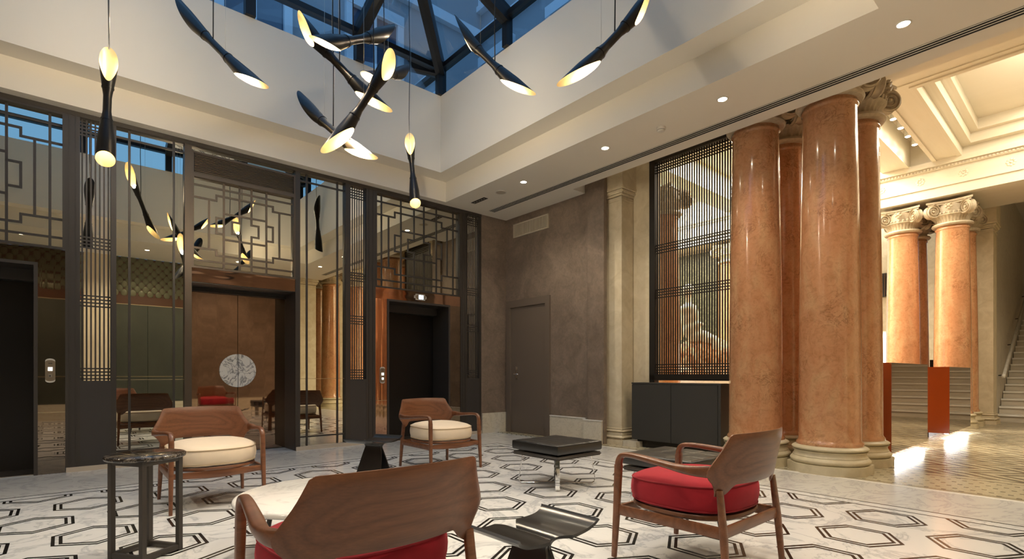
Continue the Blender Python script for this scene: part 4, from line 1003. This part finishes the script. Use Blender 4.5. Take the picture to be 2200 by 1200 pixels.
# ------------------------------------------------------------------ pendant lamps
def ray(u, v, d): return Vector((0, 0, 1))+(R3*((u-CXP)/FPX)+F3+U3*((HZP-v)/FPX))*d
def cvec(s): v = R3*s[0]+U3*s[1]-F3*s[2]; return v.normalized()
def lamp(label, pa, da, pb, db, sa, sb, cut=.25, ca=.34, wa=.62, cutb=None):
    cutb = cut if cutb is None else cutb
    A, B = ray(*pa, da), ray(*pb, db); ax = B-A; L = ax.length; ax.normalize()
    mid = (A+B)/2; t = thing('pendant_lamp', label, 'pendant lamp', mid, group='black and gold tube pendants')
    rf = Vector((0, 0, 1)) if abs(ax.z) < .9 else R3.copy()
    ex_ = (rf-ax*rf.dot(ax)).normalized(); ey = ax.cross(ex_)
    tv = (Vector((0, 0, 1))-mid).normalized(); rv = (R3-tv*R3.dot(tv)).normalized(); uv = tv.cross(rv)
    def ang(s): v = rv*s[0]+uv*s[1]+tv*s[2]; return math.atan2(v.dot(ey), v.dot(ex_))
    fa, fb = ang(sa), ang(sb); NS, NA = 40, 40
    def rad(s):
        d = min(s, L-s); tt = max(0, min(1, (L*.43-d)/(L*.43-.19))); return .028+.030*tt**.85+.007*max(0, (.19-d)/.19)
    def pt(s, ph, r): return A+ax*s+(ex_*math.cos(ph)+ey*math.sin(ph))*r-mid
    def oa(ph): return cut*(1+math.cos(ph-fa))/2
    def ob(ph): return L-cutb*(1+math.cos(ph-fb))/2
    bm = bmesh.new(); rows = []
    for i in range(NS+1):
        row = []
        for k in range(NA):
            ph = 2*PI*k/NA; s = oa(ph)+(ob(ph)-oa(ph))*i/NS; row.append(bm.verts.new(pt(s, ph, rad(s))))
        rows.append(row)
    for a, b in zip(rows, rows[1:]):
        for k in range(NA): bm.faces.new((a[k], a[(k+1) % NA], b[(k+1) % NA], b[k]))
    for s0 in (L*.37, L*.63):     # joint ring
        pr = [(s0-.005, .001), (s0-.005, .0035), (s0+.005, .0035), (s0+.005, .001)]
        rr = [[bm.verts.new(pt(s, 2*PI*k/24, rad(s)+e)) for k in range(24)] for s, e in pr]
        for a, b in zip(rr, rr[1:]):
            for k in range(24): bm.faces.new((a[k], a[(k+1) % 24], b[(k+1) % 24], b[k]))
    fin(bm, 'shade', 'lamp_black', t, smooth=True, angle=50)
    for end, of, f, sgn in ((A, oa, fa, 1), (B, ob, fb, -1)):
        bm = bmesh.new(); deep = L*.42 if sgn > 0 else L*.58; rows = []
        for i in range(13):
            row = []
            for k in range(NA):
                ph = 2*PI*k/NA; s = of(ph)+(deep-of(ph))*i/12; row.append(bm.verts.new(pt(s, ph, rad(s)-(.0015 if i else .0002))))
            rows.append(row)
        for a, b in zip(rows, rows[1:]):
            for k in range(NA): bm.faces.new((a[k], a[(k+1) % NA], b[(k+1) % NA], b[k]))
        fin(bm, 'reflector', 'gold', t, smooth=True)
        bm = bmesh.new(); cc = max(L*.30, min((cut if sgn > 0 else cutb)+.02, L*.38)); s = cc if sgn > 0 else L-cc; r = rad(s)-.004
        ring = [bm.verts.new(pt(s, 2*PI*k/20, r)) for k in range(20)]; c = bm.verts.new(pt(s-sgn*.012, 0, 0))
        for k in range(20): bm.faces.new((ring[k], ring[(k+1) % 20], c))
        fin(bm, 'light_source', 'lamp_led', t, smooth=True)
        side = (ex_*math.cos(f)+ey*math.sin(f)); dirn = (-ax*sgn*.8+side*.7).normalized(); p = A+ax*(s-sgn*.03)-mid
        spot('pendant_beam', p, dirn, PEND_W, 150, .8, .03, WARM, t)
    if A.z < B.z: A, B = B, A
    for f_, r, mat, nm in ((ca, .0045, 'cord_black', 'cord'), (wa, .0012, 'wire_steel', 'suspension_wire')):
        p = A+(B-A)*f_; top = roofz(p.x, p.y) if VX0 < p.x < VX1 and VY0 < p.y < VY1 else 5.2
        wob = [(p.x-mid.x+(.006*math.sin(k*1.3+p.x*9) if nm == 'cord' and 0 < k < 8 else 0), p.y-mid.y, lerp(p.z, top, k/8)-mid.z) for k in range(9)]
        tubep(nm, wob, r, mat, t, 6)
PEND_W = 30
lamp('vertical black and gold tube pendant at the far left', (235, 93), 4.05, (226, 353), 4.05, (0, 0, 1), (0, 0, 1), .31, .05, .0, .085)
lamp('slanted tube pendant left, opening pointing down to the right', (375, 10), 4.15, (563, 198), 3.85, (-.7, -.7, -.25), (-.5, -.75, .45), .34, .46, .6, .30)
lamp('long tube pendant slanting behind the cluster, bright oval upper end', (625, 30), 3.75, (830, 250), 3.9, (-.75, -.35, .75), (-.3, -.75, .5), .27, .5, .42)
lamp('nearly level tube pendant at the top of the cluster', (672, 100), 3.5, (849, 72), 4.1, (-.3, -.85, .3), (.5, -.8, -.4), .24, .55, .72)
lamp('tube pendant lowest left in the cluster, end glowing downward', (637, 212), 4.15, (798, 352), 3.7, (-.7, -.5, -.6), (-.4, -.8, .35), .34, .52, .4, .30)
lamp('tube pendant leaning right in the cluster with oval upper mouth', (856, 107), 3.8, (705, 335), 3.7, (.5, -.2, 1), (.3, -.7, .65), .27, .35, .5)
lamp('small tube pendant partly hidden behind the leaning one', (783, 172), 4.3, (878, 154), 5.0, (-.3, -.6, .6), (.5, -.6, -.5), .22, .6, .5)
lamp('vertical tube pendant furthest right of the cluster, low', (878, 280), 6.2, (893, 443), 6.2, (-.1, 0, 1), (.1, 0, 1), .31, .12, .3, .075)
lamp('slanted tube pendant against the skylight corner', (965, 45), 4.2, (1138, 215), 4.0, (-.8, -.6, .15), (-.45, -.8, .4), .34, .58, .4, .30)
lamp('slanted tube pendant at the right, upper end leaving the frame', (1418, -22), 3.5, (1212, 195), 3.4, (.75, -.3, .45), (.35, -.75, .6), .32, .48, .62)
